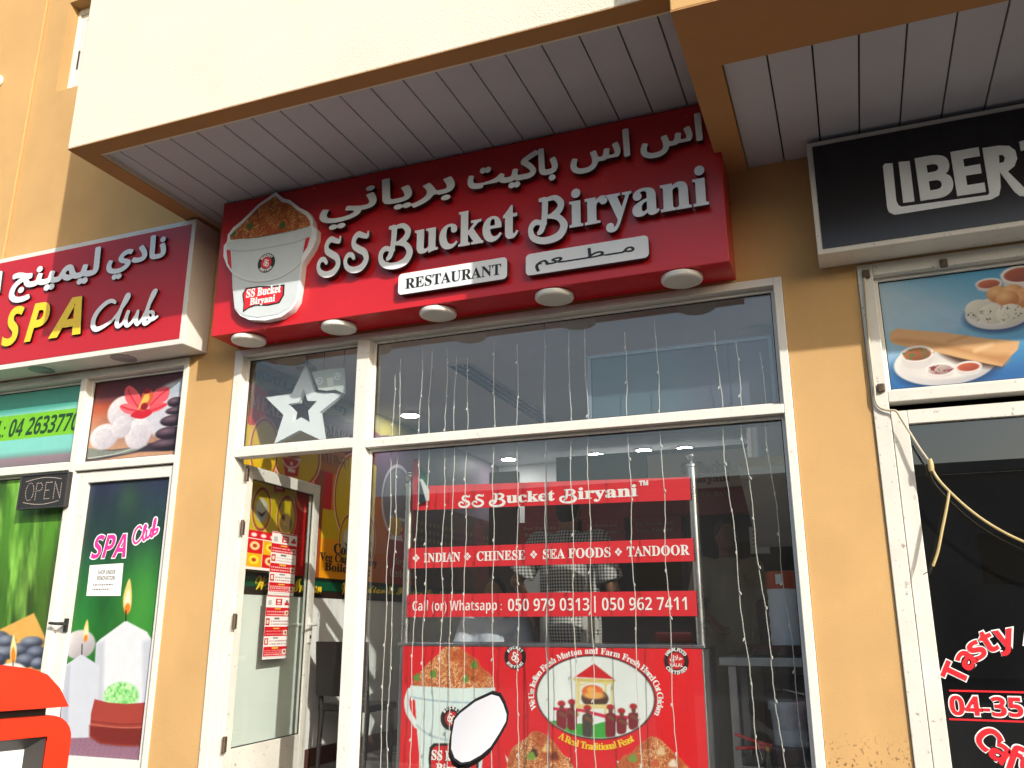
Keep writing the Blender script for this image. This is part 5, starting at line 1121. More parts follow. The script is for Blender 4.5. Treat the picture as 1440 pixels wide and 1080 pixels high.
xl, xr = ax(576,760,CY), ax(975,760,CY)
FS_ = FY(CY+0.0)
strip_m = M['red_vinyl']
ys_ = [((583,684),(970,671),(970,703),(580,718)), ((577,771),(973,757),(975,792),(575,797)), ((573,835),(975,832),(978,866),(571,868))]
for k, qd in enumerate(ys_):
    z1 = (az(*qd[0],CY)+az(*qd[1],CY))/2; z0 = (az(*qd[2],CY)+az(*qd[3],CY))/2
    if k == 0: pts = [(xl+0.01, az(*qd[3],CY)), (xr, az(*qd[2],CY)), (xr, az(*qd[1],CY)), (xl+0.01, az(*qd[0],CY))]
    else: pts = [(xl, z0), (xr, z0), (xr, z1), (xl, z1)]
    sp = plate('name_strip', [pts], FS_, 0.002, 0.004, strip_m, t)
    hh = z1-z0
    if k == 0:
        T = swash_title(ax(641,700,CY), az(770,705,CY)-0.000, ax(897,690,CY)-ax(641,700,CY), 0.066, FS_, 0.0062, 0.001, 0.016, 60)+[fit_text('\u2122', ax(899,683,CY), ax(912,683,CY), az(905,683,CY), az(905,676,CY), FS_, 0.0062, 0.001, 0.02)]
    elif k == 1:
        T = []; zb_, zt_ = z0+hh*0.27, z0+hh*0.73
        for s, l, r in (('INDIAN',597,648),('CHINESE',671,739),('SEA FOODS',764,859),('TANDOOR',882,970)): T.append(fit_text(BOLD(s), ax(l,778,CY), ax(r,778,CY), zb_, zt_, FS_, 0.0062, 0.001, 0.01))
        for l in (581,653,746,865): T.append(fit_text('\u2756', ax(l,778,CY), ax(l+10,778,CY), zb_+0.004, zt_-0.004, FS_, 0.0062, 0.001, 0.0))
    else:
        T = []; zb_, zt_ = z0+hh*0.27, z0+hh*0.73
        T.append(fit_text(SANSB('Call (or) Whatsapp :'), ax(581,850,CY), ax(706,850,CY), zb_-0.018, zt_, FS_, 0.0062, 0.001, -0.012))
        T.append(fit_text(SANSB('050 979 0313'), ax(715,848,CY), ax(829,848,CY), zb_-0.004, zt_+0.004, FS_, 0.0062, 0.001, -0.012)); T.append(fit_text('|', ax(836,848,CY), ax(838,848,CY), z0+hh*0.16, z0+hh*0.84, FS_, 0.0062, 0.001)); T.append(fit_text(SANSB('050 962 7411'), ax(847,848,CY), ax(966,848,CY), zb_-0.004, zt_+0.004, FS_, 0.0062, 0.001, -0.012))
    join('lettering', T, M['white_print'], sp)
# little flag tied to the left pole
zf = lambda X, Y: (540+X/4.154, 640+Y/4.154)
FF = FY(CY-0.035)
def flag(c):
    c.C[:] = np.array((70,90,96))/255; P = lambda L: [zf(*p) for p in L]
    c.poly(P([(160,0),(205,0),(200,330),(160,330)]), (196,40,60)); c.poly(P([(205,60),(250,100),(262,190),(225,150)]), (24,96,70)); c.poly(P([(205,140),(225,140),(262,200),(268,270),(240,270)]), (226,230,232)); c.poly(P([(196,180),(212,150),(246,270),(200,285)]), (34,52,66))
o = shape_print('flag', FF, [zf(*p) for p in ((168,20),(205,20),(215,70),(250,105),(266,200),(266,268),(200,285),(196,320),(164,325))], flag, 0, M['print'], None, 0.004)
sol = o.modifiers.new('solid', 'SOLIDIFY'); sol.thickness = 0.002; tag(o, 'small folded red, green, white and black flag tied beside the left steel pole', 'flag')

# back of the room
FBk = FY(8.0)
t = thing('kitchen_front', 'dark kitchen front with a cream and red name fascia at the back', 'counter front', (-2, 8.05, FZ))
bm = B(); box(bm, -3.4, -0.22, 8.03, 8.12, FZ, 0.15); box(bm, -3.4, -3.1, 8.03, 8.12, 0.1505, 1.5); box(bm, -1.42, -1.30, 8.03, 8.12, 0.1505, 1.2); obj('panel', bm, mat('dark brown panelling', (0.06,0.04,0.034), 0.45, var=0.3, vscale=5), t, 0.004)
bm = B(); box(bm, -3.0, -0.22, 9.0, 9.05, 0.0, 1.8); obj('dark_back', bm, M['dark_room'], t)
bm = B(); box(bm, -1.75, -0.25, 8.0, 8.1, 1.215, 1.56); fa = obj('fascia', bm, mat('cream fascia board', (0.70,0.64,0.54), 0.5, var=0.05), t, 0.004)
bm = B(); box(bm, -3.0, -0.25, 7.99, 8.1, 0.97, 1.212); rb = obj('red_band', bm, mat('dark red board', (0.26,0.02,0.03), 0.4, var=0.1), t, 0.004)
dred = mat('dark red lettering', (0.22,0.015,0.02), 0.4)
fs = FY(7.998); a = aty(951,672,8.0); 
join('lettering', [fit_text(BOLD('SS Bucket'), ax(958,660,8.0), ax(1028,660,8.0), az(1000,665,8.0), az(1000,651,8.0)+0.02, fs, 0.001, 0.004, 0.02), fit_text(BOLD('Biryani'), ax(972,678,8.0), ax(1026,678,8.0), az(1000,681,8.0), az(1000,666,8.0)-0.0, fs, 0.001, 0.004, 0.02)], dred, fa)
join('lettering', [fit_text(BOLD('RESTAURANT'), ax(968,697,8.0), ax(1030,694,8.0), az(1000,698,8.0), az(1000,692,8.0), FY(7.988), 0.001, 0.002)], palet, rb)
for k, (xa, xb) in enumerate(((-3.05,-2.45),(-2.40,-1.98),(-1.93,-1.45))):
    lab = ['dark red menu board at the back, leftmost of three, left of the man in checks', 'middle one of three dark red menu boards at the back, over the checked shirt', 'dark red menu board at the back, right of the man in the checked shirt'][k]
    bm = B(); box(bm, xa, xb, 7.955, 7.985, 0.66, 0.965); o = obj('menu_board', bm, mat('dim red menu board', (0.26,0.028,0.032), 0.4, var=0.1), None, 0.003); tag(o, lab, 'menu board', 'menu boards at the back of the shop')
    fr = FY(7.953); L = [fit_text(SANSB(s), xa+0.06, xb-0.08, 0.89-j*0.06, 0.92-j*0.06, fr, 0.001, 0.001) for j, s in enumerate(('For Parties and', 'Sea Foods'))]; join('lettering', L, palet, o)
# chair, table
def chair(x0, x1, yb, label):
    t = thing('chair', label, 'chair', ((x0+x1)/2, yb+0.2, FZ)); zs = FZ+0.46; m = M['brownwood']
    bm = B(); box(bm, x0, x1, yb+0.03, yb+0.44, zs-0.05, zs); obj('seat', bm, m, t, 0.012)
    bm = B(); pts = [(x0+0.02,0.0),(x1-0.02,0.0)]; n = 8
    for i in range(n):
        a = x0+(x1-x0)*i/n; b = x0+(x1-x0)*(i+1)/n; bow = lambda x: 0.03*(1-((x-(x0+x1)/2)/((x1-x0)/2))**2)
        vv = [bm.verts.new(p) for p in ((a,yb-bow(a),zs+0.06),(b,yb-bow(b),zs+0.06),(b,yb+0.025-bow(b),zs+0.06),(a,yb+0.025-bow(a),zs+0.06),(a,yb-0.04-bow(a),zs+0.44),(b,yb-0.04-bow(b),zs+0.44),(b,yb-0.015-bow(b),zs+0.44),(a,yb-0.015-bow(a),zs+0.44))]
        for f in ((3,2,1,0),(4,5,6,7),(0,1,5,4),(2,3,7,6)): bm.faces.new([vv[k] for k in f])
        if i == 0: bm.faces.new([vv[k] for k in (3,0,4,7)])
        if i == n-1: bm.faces.new([vv[k] for k in (1,2,6,5)])
    bmesh.ops.remove_doubles(bm, verts=bm.verts, dist=1e-5); obj('backrest', bm, m, t, 0, True)
    for x in (x0+0.025, x1-0.025):
        bm = B(); tube(bm, [(x,yb+0.03,FZ),(x,yb+0.05,zs-0.05),(x,yb+0.0,zs+0.2)], [0.016,0.02,0.014], 8); obj('leg', bm, m, t, 0, True)
        bm = B(); tube(bm, [(x,yb+0.41,FZ),(x,yb+0.41,zs-0.05)], [0.015,0.02], 8); obj('leg', bm, m, t, 0, True)
    return t
chair(ax(447,930,5.7), ax(519,930,5.7), 5.7, 'dark brown dining chair by the white wall just inside the open door')
t = thing('dining_table', 'dining table with a pale top behind the dark brown chair', 'table', (-3.0, 6.7, FZ))
bm = B(); box(bm, -3.45, -2.55, 6.35, 7.05, FZ+0.72, FZ+0.75); obj('top', bm, mat('pale laminate', (0.5,0.5,0.48), 0.3, var=0.05), t, 0.004)
for x in (-3.38, -2.62):
    for y in (6.42, 6.98): bm = B(); tube(bm, [(x,y,FZ),(x,y,FZ+0.719)], 0.02, 10); obj('leg', bm, M['steel_dull'], t, 0, True)
# preparation table and what stands on and under it
TX0, TX1, TY0, TY1 = ax(1010,925,5.1), -0.215, 5.1, 5.65; TZ = az(1070,925,5.1)
t = thing('preparation_table', 'steel preparation table with a shelf in the right corner of the window', 'table', ((TX0+TX1)/2, 5.35, FZ))
bm = B(); box(bm, TX0, TX1, TY0, TY1, TZ-0.045, TZ); obj('top', bm, M['steel_dull'], t, 0.004)
bm = B(); box(bm, TX0+0.05, TX1-0.01, TY0+0.03, TY1-0.03, -0.76, -0.735); obj('shelf', bm, M['steel_dull'], t, 0.003)
for x in (TX0+0.07, TX1-0.03):
    for y in (TY0+0.035, TY1-0.035): bm = B(); box(bm, x-0.022, x+0.022, y-0.022, y+0.022, FZ, TZ-0.046); obj('leg', bm, M['steel_dull'], t, 0.003)
def cyl_thing(name, label, cat, c, prof, m, axis='z', extra=None):
    bm = B(); lathe(bm, prof, c, 32, axis); o = obj(name, bm, m, None, 0, True); tag(o, label, cat); return o
px_ = ax(1092,915,5.3); 
cyl_thing('frying_pan', 'wide dark red pan on the steel preparation table', 'pan', (px_-0.0,5.36,TZ+0.001), [(0.12,0),(0.165,0.01),(0.185,0.062),(0.19,0.064),(0.18,0.058),(0.15,0.012),(0.0,0.010)], mat('dark red enamel', (0.10,0.03,0.03), 0.25, spec=0.6, var=0.1))
rx = ax(1101,850,5.30); r0 = (ax(1124,850,5.30)-ax(1080,850,5.30))/2
t = thing('paper_roll', 'tall white wrapped roll with an orange red label at its top, standing in a pan', 'paper roll', (rx,5.36,TZ+0.014))
bm = B(); pr = [(r0*0.9,0.0)]; 
for k in range(1, 25): pr.append((r0*(1+0.03*math.sin(k*1.7)), k*0.45/25))
pr += [(r0*0.96,0.452),(0.0,0.455)]; lathe(bm, pr, (rx,5.36,TZ+0.014), 30); obj('roll', bm, mat('white tissue roll', (0.74,0.77,0.82), 0.6, var=0.06, bump=0.4, bscale=40), t, 0, True)
bm = B(); lathe(bm, [(r0*1.04,0.36),(r0*1.045,0.455),(r0*0.9,0.462)], (rx,5.36,TZ+0.014), 30); lb_ = obj('label_band', bm, mat('orange red label', (0.50,0.07,0.02), 0.4, var=0.1), t, 0, True)
plate('label_patch', [[(rx-0.028,TZ+0.40),(rx+0.006,TZ+0.40),(rx+0.006,TZ+0.455),(rx-0.028,TZ+0.455)]], FY(5.36-r0*1.046-0.001), 0, 0.002, M['white_print'], lb_)
bxr = ax(1108,1015,5.25); br = (ax(1136,1010,5.25)-ax(1081,1010,5.25))/2; bz0 = az(1108,1050,5.25)
t = thing('bucket', 'white plastic bucket with a lid standing under the steel table', 'bucket', (bxr,5.34,bz0))
hgt = az(1108,992,5.25)-bz0; pw = mat('pale plastic', (0.64,0.68,0.73), 0.3, spec=0.5)
bm = B(); lathe(bm, [(br*0.82,0),(br*0.97,hgt)], (bxr,5.34,bz0), 36); obj('body', bm, pw, t, 0, True); bm = B(); lathe(bm, [(br*0.99,hgt-0.03),(br*1.04,hgt-0.03),(br*1.05,hgt+0.012),(br*0.98,hgt+0.018),(0,hgt+0.016)], (bxr,5.34,bz0), 36); obj('lid', bm, pw, t, 0, True)
bm = B(); box(bm, bxr-0.16, bxr+0.11, 5.2, 5.5, -0.734, bz0-0.001); o = obj('plastic_crate', bm, mat('dark blue plastic', (0.02,0.022,0.035), 0.4), None, 0.01); tag(o, 'dark blue crate carrying the white bucket under the steel table', 'crate')
ex_ = ax(1082,1072,5.06); ez_ = az(1082,1058,5.06)
t = thing('fire_extinguisher', 'fire extinguisher with a bright red squeeze handle beside the steel table legs', 'fire extinguisher', (ex_,5.06,FZ))
bm = B(); lathe(bm, [(0.055,0.0),(0.06,0.01),(0.06,ez_-FZ-0.16),(0.045,ez_-FZ-0.10),(0.02,ez_-FZ-0.07),(0.018,ez_-FZ-0.02),(0.016,ez_-FZ)], (ex_,5.06,FZ), 24); obj('cylinder', bm, mat('black cylinder', (0.015,0.015,0.016), 0.35), t, 0, True)
bm = B(); lathe(bm, [(0.016,0),(0.02,0.01),(0.02,0.03),(0.012,0.035)], (ex_,5.06,ez_+0.0005), 16); obj('valve', bm, mat('brass', (0.5,0.36,0.14), 0.35, metal=1.0), t, 0, True)
hm = mat('bright red handle', (0.60,0.02,0.012), 0.35)
for dz0, dz1 in ((0.03,0.085),(0.025,0.012)): bm = B(); tube(bm, [(ex_+0.02,5.06,ez_+dz0),(ex_-0.06,5.06,ez_+dz0+0.35*(dz1-dz0)),(ex_-0.17,5.06,ez_+dz1)], [0.012,0.011,0.008], 10); obj('handle', bm, hm, t, 0, True)
# cooker hood with duct
hx0, hx1 = ax(1040,665,5.35), -0.215; 
t = thing('cooker_hood', 'white cooker hood with a silver duct in the right corner of the shop', 'cooker hood', (-0.4, 5.6, 0.7))
za, zb_ = az(1040,672,5.35), az(1070,655,5.35)
bm = B(); vv = [bm.verts.new(p) for p in ((hx0,5.35,za),(hx1,5.35,za-0.0),(hx1,6.1,za-0.36),(hx0,6.1,za-0.36),(hx0,5.35,zb_),(hx1,5.35,zb_),(hx1,6.1,zb_),(hx0,6.1,zb_))]
for f in ((3,2,1,0),(4,5,6,7),(0,1,5,4),(1,2,6,5),(2,3,7,6),(3,0,4,7)): bm.faces.new([vv[k] for k in f])
obj('canopy', bm, mat('white hood', (0.74,0.73,0.68), 0.4, var=0.05), t, 0.004)
bm = B(); box(bm, hx0+0.005, hx1, 5.352, 6.09, zb_+0.001, zb_+0.055); obj('trim_band', bm, mat('ochre band', (0.62,0.42,0.08), 0.5, var=0.1), t, 0.003)
bm = B(); pr = []; z = 0; k = 0
while z < ZC-zb_-0.06: pr.append((0.11+(0.006 if k % 2 else 0), z)); z += 0.02; k += 1
lathe(bm, pr, ((ax(1052,620,5.5)+ax(1100,620,5.5))/2,5.55,zb_+0.056), 28); obj('duct', bm, mat('silver foil duct', (0.6,0.62,0.64), 0.35, metal=0.7), t, 0, True)
bm = B(); FXr = 7.9; p0 = aty(1053,741,7.9); p1_ = aty(1083,778,7.9); box(bm, p0.x, p1_.x, 7.9, 7.906, p1_.z, p0.z); o = obj('notice', bm, M['paper']); tag(o, 'white printed notice on the dark back wall, left of the wrapped roll', 'notice')
plate('text_block', [[(p0.x+0.02, p0.z-0.05-j*0.035), (p1_.x-0.03, p0.z-0.05-j*0.035), (p1_.x-0.03, p0.z-0.043-j*0.035), (p0.x+0.02, p0.z-0.043-j*0.035)] for j in range(4)], FY(7.899), 0.0, 0.0008, gl_, o)

# ------------------------------------------------------------------ people
def vox(name, build, m, parent, size=0.008, sm=4):
    bm = B(); build(bm); o = obj(name, bm, m, parent, 0, True)
    r = o.modifiers.new('remesh', 'REMESH'); r.mode = 'VOXEL'; r.voxel_size = size; r.use_smooth_shade = True
    s = o.modifiers.new('smooth', 'SMOOTH'); s.iterations = sm; s.factor = 0.5
    return o
def limb(bm, pts, rr, n=12):
    tube(bm, pts, rr, n)
    for p, r in zip(pts, rr): sphere(bm, p, r*0.995, n=12)
def person(label, pos, rot, k, shirt_m, trouser_m, arms, sitting=False, tuck=False):
    t = thing('person', label, 'person', pos); Mx = Matrix.Translation(pos) @ Matrix.Rotation(rot, 4, 'Z') @ Matrix.Scale(k, 4)
    X = lambda p: tuple(Mx @ Vector(p))       # local: x = the person's left, -y = where the person looks, z up
    hip = 0.93 if not sitting else 0.52
    dz = hip-0.93
    sh = {s: (0.19*s, 0.01, 1.42+dz) for s in (-1, 1)}
    def hand(bm, wr, d):
        d = Vector(d).normalized(); wr = Vector(wr); side = Vector((0,1,0)) if abs(d.y) < 0.7 else Vector((1,0,0)); side = (side-d*side.dot(d)).normalized(); nr = d.cross(side)
        for i in range(4):
            b = wr+d*0.085+side*(0.027-0.018*i); L = (0.066,0.076,0.072,0.056)[i]
            tube(bm, [X(wr+side*(0.018-0.012*i)), X(b), X(b+d*L*0.55+nr*0.010), X(b+d*L*0.9+nr*0.030)], [0.018*k,0.0115*k,0.010*k,0.008*k], 8)
        tube(bm, [X(wr+d*0.02), X(wr+d*0.045+side*0.040), X(wr+d*0.085+side*0.058+nr*0.015)], [0.017*k,0.013*k,0.009*k], 8)
    def body(bm):
        def E(c, r, sc): sphere(bm, X(c), r*k, sc, 20)
        hz = 1.64+dz
        E((0,0.0,hz), 0.098, (0.78,0.98,1.18)); E((0,-0.025,hz-0.055), 0.07, (0.86,0.95,0.9)); E((0,-0.098,hz-0.02), 0.017, (0.8,1,1.3)); 
        for s in (-1, 1): E((0.077*s,0.005,hz-0.015), 0.026, (0.4,0.8,1.2)); E((0.034*s,-0.075,hz-0.028), 0.028, (1,0.6,0.7))
        E((0,-0.088,hz-0.066), 0.02, (1.3,0.5,0.5))
        limb(bm, [X((0,0.015,hz-0.05)), X((0,0.012,1.46+dz)), X((0,0.02,1.38+dz))], [0.056*k,0.06*k,0.085*k])
        limb(bm, [X((0,0.01,1.33+dz)), X((0,0.0,1.15+dz)), X((0,0.005,1.0+dz))], [0.12*k,0.112*k,0.125*k])
        for s in (-1, 1):
            el, wr = arms[s]; limb(bm, [X(sh[s]), X(el), X(wr)], [0.05*k,0.042*k,0.028*k]); hand(bm, wr, Vector(wr)-Vector(el))
            limb(bm, [X((0,0.01,1.36+dz)), X(sh[s])], [0.07*k,0.055*k])
            if sitting: limb(bm, [X((0.09*s,0,hip)), X((0.12*s,-0.42,hip+0.02)), X((0.12*s,-0.44,0.09))], [0.085*k,0.062*k,0.042*k]); limb(bm, [X((0.12*s,-0.43,0.045)), X((0.13*s,-0.60,0.035))], [0.042*k,0.034*k])
            else: limb(bm, [X((0.09*s,0,hip)), X((0.105*s,-0.01,0.50)), X((0.11*s,0.01,0.09))], [0.088*k,0.06*k,0.042*k]); limb(bm, [X((0.11*s,0.02,0.045)), X((0.125*s,-0.15,0.035))], [0.042*k,0.034*k])
    bo = vox('body', body, M['skin'], t, 0.0085)
    def shirt(bm):
        limb(bm, [X((0,0.012,1.40+dz)), X((0,0.01,1.30+dz)), X((0,0.0,1.12+dz)), X((0,0.004,0.98+dz)), X((0,0.004,0.90+dz))], [0.10*k,0.142*k,0.138*k,0.142*k,0.15*k], 24)
        for s in (-1, 1):
            e = Vector(arms[s][0]); S0 = Vector(sh[s]); m_ = S0.lerp(e, 0.82)
            limb(bm, [X((0.05*s,0.012,1.37+dz)), X(S0)], [0.105*k,0.08*k]); tube(bm, [X(S0), X(S0.lerp(m_, 0.5)), X(m_)], [0.076*k,0.078*k,0.085*k], 20); 
            for y in (0,): limb(bm, [X((0.09*s,0.01,1.31+dz)), X((0.10*s,0.0,1.10+dz)), X((0.095*s,0.0,0.88+dz))], [0.098*k,0.088*k,0.098*k])
        tube(bm, [X((0,0.014,1.42+dz)), X((0,0.012,1.49+dz))], [0.085*k,0.07*k], 20)
    vox('shirt', shirt, shirt_m, t, 0.010, 5)
    def trousers(bm):
        for s in (-1, 1):
            if sitting: limb(bm, [X((0.085*s,0.0,hip)), X((0.12*s,-0.40,hip+0.02)), X((0.12*s,-0.44,0.14))], [0.108*k,0.08*k,0.062*k])
            else: limb(bm, [X((0.08*s,0.0,hip+0.02)), X((0.105*s,-0.005,0.5)), X((0.11*s,0.01,0.09))], [0.112*k,0.082*k,0.066*k])
    vox('trousers', trousers, trouser_m, t, 0.011, 3)
    def hair(bm):
        hz = 1.64+dz; sphere(bm, X((0,0.018,hz+0.022)), 0.102*k, (0.82,0.96,1.06), 20); sphere(bm, X((0,0.045,hz-0.03)), 0.08*k, (0.86,0.8,1.0), 16)
    vox('hair', hair, M['hair'], t, 0.008, 2)
    return t
def check_mat():
    m = mat('black and white gingham', (0.5,0.5,0.5), 0.8); n = m.node_tree; b = n.nodes['Principled BSDF']; tc = [x for x in n.nodes if x.type == 'TEX_COORD'][0]
    sx = n.nodes.new('ShaderNodeSeparateXYZ'); n.links.new(tc.outputs['Object'], sx.inputs[0]); outs = []
    for ax_ in (0, 2):
        a = n.nodes.new('ShaderNodeMath'); a.operation = 'MULTIPLY'; a.inputs[1].default_value = 2*math.pi/0.021; n.links.new(sx.outputs[ax_], a.inputs[0])
        s = n.nodes.new('ShaderNodeMath'); s.operation = 'SINE'; n.links.new(a.outputs[0], s.inputs[0])
        g = n.nodes.new('ShaderNodeMath'); g.operation = 'GREATER_THAN'; g.inputs[1].default_value = 0.1; n.links.new(s.outputs[0], g.inputs[0]); outs.append(g)
    ad = n.nodes.new('ShaderNodeMath'); ad.operation = 'ADD'; n.links.new(outs[0].outputs[0], ad.inputs[0]); n.links.new(outs[1].outputs[0], ad.inputs[1])
    cr = n.nodes.new('ShaderNodeMapRange'); cr.inputs[1].default_value = 0; cr.inputs[2].default_value = 2; cr.inputs[3].default_value = 0.42; cr.inputs[4].default_value = 0.02; n.links.new(ad.outputs[0], cr.inputs[0])
    cb = n.nodes.new('ShaderNodeCombineColor'); [n.links.new(cr.outputs[0], cb.inputs[i]) for i in range(3)]; n.links.new(cb.outputs[0], b.inputs['Base Color']); return m
px_ = aty(800,744,5.62)
person('standing man seen from behind in a short sleeved black and white checked shirt', (px_.x, 5.62, FZ), math.pi, 1.095, check_mat(), mat('pale grey trousers', (0.32,0.31,0.29), 0.8, var=0.05),
       {1: ((0.34,0.02,1.19), (0.30,-0.16,1.00)), -1: ((-0.27,0.0,1.13), (-0.20,-0.22,1.05))})
px_ = aty(695,880,5.95)
person('seated person in a pale blue shirt, behind the counter under the telephone strip', (px_.x, 5.95, FZ), 0.15, 1.0, mat('pale blue shirt', (0.42,0.46,0.54), 0.8, var=0.04), mat('dark trousers', (0.03,0.03,0.035), 0.8),
       {-1: ((-0.27,-0.05,0.74), (-0.16,-0.28,0.66)), 1: ((0.27,-0.05,0.74), (0.16,-0.28,0.66))}, True)
st_ = thing('stool', 'dark stool under the seated person in pale blue', 'stool', (px_.x, 6.0, FZ))
bm = B(); lathe(bm, [(0.16,0.40),(0.17,0.405),(0.17,0.43),(0.16,0.435),(0,0.435)], (px_.x,6.0,FZ), 24); obj('seat', bm, M['brownwood'], st_, 0, True)
for a in range(4): bm = B(); ca, sa = math.cos(a*math.pi/2+0.78), math.sin(a*math.pi/2+0.78); tube(bm, [(px_.x+0.13*ca,6.0+0.13*sa,FZ+0.40),(px_.x+0.17*ca,6.0+0.17*sa,FZ)], 0.014, 8); obj('leg', bm, M['brownwood'], st_, 0, True)
px_ = aty(1030,790,6.5)
person('dim standing person in a khaki shirt, between the steel pole and the wrapped roll', (px_.x-0.03, 6.5, FZ), 0.5, 1.0, mat('khaki shirt', (0.33,0.28,0.18), 0.85, var=0.06), mat('khaki trousers', (0.28,0.235,0.16), 0.85),
       {-1: ((-0.25,0.0,1.15), (-0.20,-0.20,1.02)), 1: ((0.25,0.0,1.15), (0.20,-0.20,1.02))})

# ------------------------------------------------------------------ on the facade
FO = thing('open_sign', 'dark unlit OPEN board hanging at the top of the green spa window', 'open sign', (*aty(60,695,4.56).xy, 1.0))
YO = 4.555; x0, x1 = ax(26,700,YO), ax(94,690,YO); z1, z0 = az(60,666,YO), az(60,715,YO)
bm = B(); box(bm, x0, x1, YO, YO+0.035, z0, z1); obj('case', bm, M['gasket'], FO, 0.004)
bm = B(); e = 0.012
for b in ((x0,x0+e,z0,z1),(x1-e,x1,z0,z1),(x0+e,x1-e,z1-e,z1),(x0+e,x1-e,z0,z0+e)): box(bm, b[0], b[1], YO-0.008, YO-0.0005, b[2], b[3])
obj('rim', bm, mat('dark plastic rim', (0.03,0.03,0.033), 0.35), FO, 0.002)
dots = []; ledm = mat('unlit led', (0.42,0.36,0.34), 0.4); bm = B(); FOf = FY(YO-0.0005)
cxo, czo = (x0+x1)/2, (z0+z1)/2; W2, H2 = (x1-x0)/2, (z1-z0)/2
def dotline(pts):
    for (a, b) in zip(pts[:-1], pts[1:]):
        L = math.hypot(b[0]-a[0], b[1]-a[1]); n = max(1, int(L/0.011))
        for i in range(n): p = (a[0]+(b[0]-a[0])*i/n, a[1]+(b[1]-a[1])*i/n); fbox(bm, FOf, p[0]-0.0026, p[0]+0.0026, p[1]-0.0026, p[1]+0.0026, 0, 0.0025)
U = lambda u, v: (cxo+u*W2, czo+v*H2)
dotline([U(-0.55+0.17*math.cos(a*math.pi/8), 0.5*math.sin(a*math.pi/8)) for a in range(17)])
dotline([U(-.28,-.48),U(-.28,.46),U(-.10,.46),U(-.03,.3),U(-.05,.1),U(-.14,.02),U(-.26,.02)]); dotline([U(.36,.46),U(.10,.46),U(.10,-.46),U(.36,-.46)]); dotline([U(.11,.02),U(.30,.02)]); dotline([U(.48,-.46),U(.48,.46),U(.75,-.46),U(.75,.46)])
dotline([U(-.75+1.5*i/16, .60+.16*math.sin(math.pi*i/16)) for i in range(17)]); dotline([U(-.75+1.5*i/16, -.60-.16*math.sin(math.pi*i/16)) for i in range(17)])
obj('led_lettering', bm, ledm, FO)['kind'] = 'stuff'
bm = B()
for u in (-.55, .6): p = U(u, 1); tube(bm, [(p[0],YO+0.02,p[1]-0.005),(p[0],YO+0.03,1.083)], 0.003, 6)
obj('hook', bm, M['gasket'], FO)
# loose cable on the right
YC = 4.575
def cab(P, r=0.0055, y=YC): return [tuple(aty(px, py, y+dy)) for px, py, dy in P]
t = thing('loose_cable', 'loose yellowed cable running down the right hand door frame and drooping across the glass', 'cable', aty(1232,560,YC))
cm = mat('yellowed cable sheath', (0.46,0.36,0.16), 0.5, var=0.15, vscale=12)
bm = B(); tube(bm, [tuple(p) for p in smoothpts(cab([(1215,380,0),(1217,420,0),(1222,480,0),(1229,540,0),(1231,562,0),(1237,573,0),(1249,577,-.005),(1260,578,-.01),(1268,590,-.01),(1278,606,-.01),(1293,630,-.02),(1306,648,-.03)]), 5)], 0.006, 8); obj('upper_run', bm, mat('grey cable sheath', (0.42,0.38,0.29), 0.5, var=0.2, vscale=10), t, 0, True)
bm = B(); tube(bm, [tuple(p) for p in smoothpts(cab([(1306,646,-.03),(1309,655,-.03),(1318,672,-.03),(1335,691,-.04),(1365,718,-.05),(1400,742,-.06),(1440,762,-.07),(1500,785,-.08),(1580,800,-.08)]), 5)], 0.0065, 8); obj('drooping_run', bm, cm, t, 0, True)
bm = B(); tube(bm, [tuple(p) for p in smoothpts(cab([(1335,691,-.04),(1331,715,-.05),(1325,745,-.05),(1319,775,-.05),(1312,796,-.05)]), 5)], 0.0065, 8); obj('hanging_end', bm, cm, t, 0, True)
bm = B(); tube(bm, [tuple(p) for p in smoothpts(cab([(1312,796,-.05),(1306,803,-.05),(1298,808,-.05)]), 4)], 0.002, 6); tube(bm, [tuple(p) for p in smoothpts(cab([(1312,796,-.05),(1308,806,-.05),(1305,810,-.05)]), 4)], 0.0015, 6); obj('bare_wire', bm, M['gasket'], t, 0, True)
bm = B(); lathe(bm, [(0.012,-0.03),(0.014,-0.01),(0.012,0.015),(0.008,0.03)], aty(1309,654,YC-0.03), 10); obj('knot', bm, cm, t, 0, True)
for i, (px, py) in enumerate(((1218,386),(1327,371),(1239,546))):
    p = aty(px, py, WY-0.016); bm = B(); box(bm, p.x-0.018, p.x+0.018, WY-0.034, WY-0.0125, p.z-0.022, p.z+0.022); o = obj('cable_clip', bm, M['hinge'], None, 0.006)
    tag(o, ['dark clip at the top left corner of the right hand door frame', 'dark clip on the top bar over the blue food poster', 'dark clip at the lower left corner of the blue food poster'][i], 'clip')
# round fitting at the upper left edge
p = aty(-2,115,WY-0.03); t = thing('wall_camera', 'white round security camera on the tan wall at the far left edge', 'camera', (p.x, WY-0.026, p.z))
bm = B(); lathe(bm, [(0.055,0.0),(0.06,0.005),(0.06,0.03),(0.045,0.05)], (p.x,WY-0.026,p.z), 24, 'y'); obj('base', bm, M['lampwhite'], t, 0, True)
bm = B(); sphere(bm, (p.x+0.01,WY-0.09,p.z-0.01), 0.045, (1,1,1), 20); obj('ball', bm, M['lampwhite'], t, 0, True)

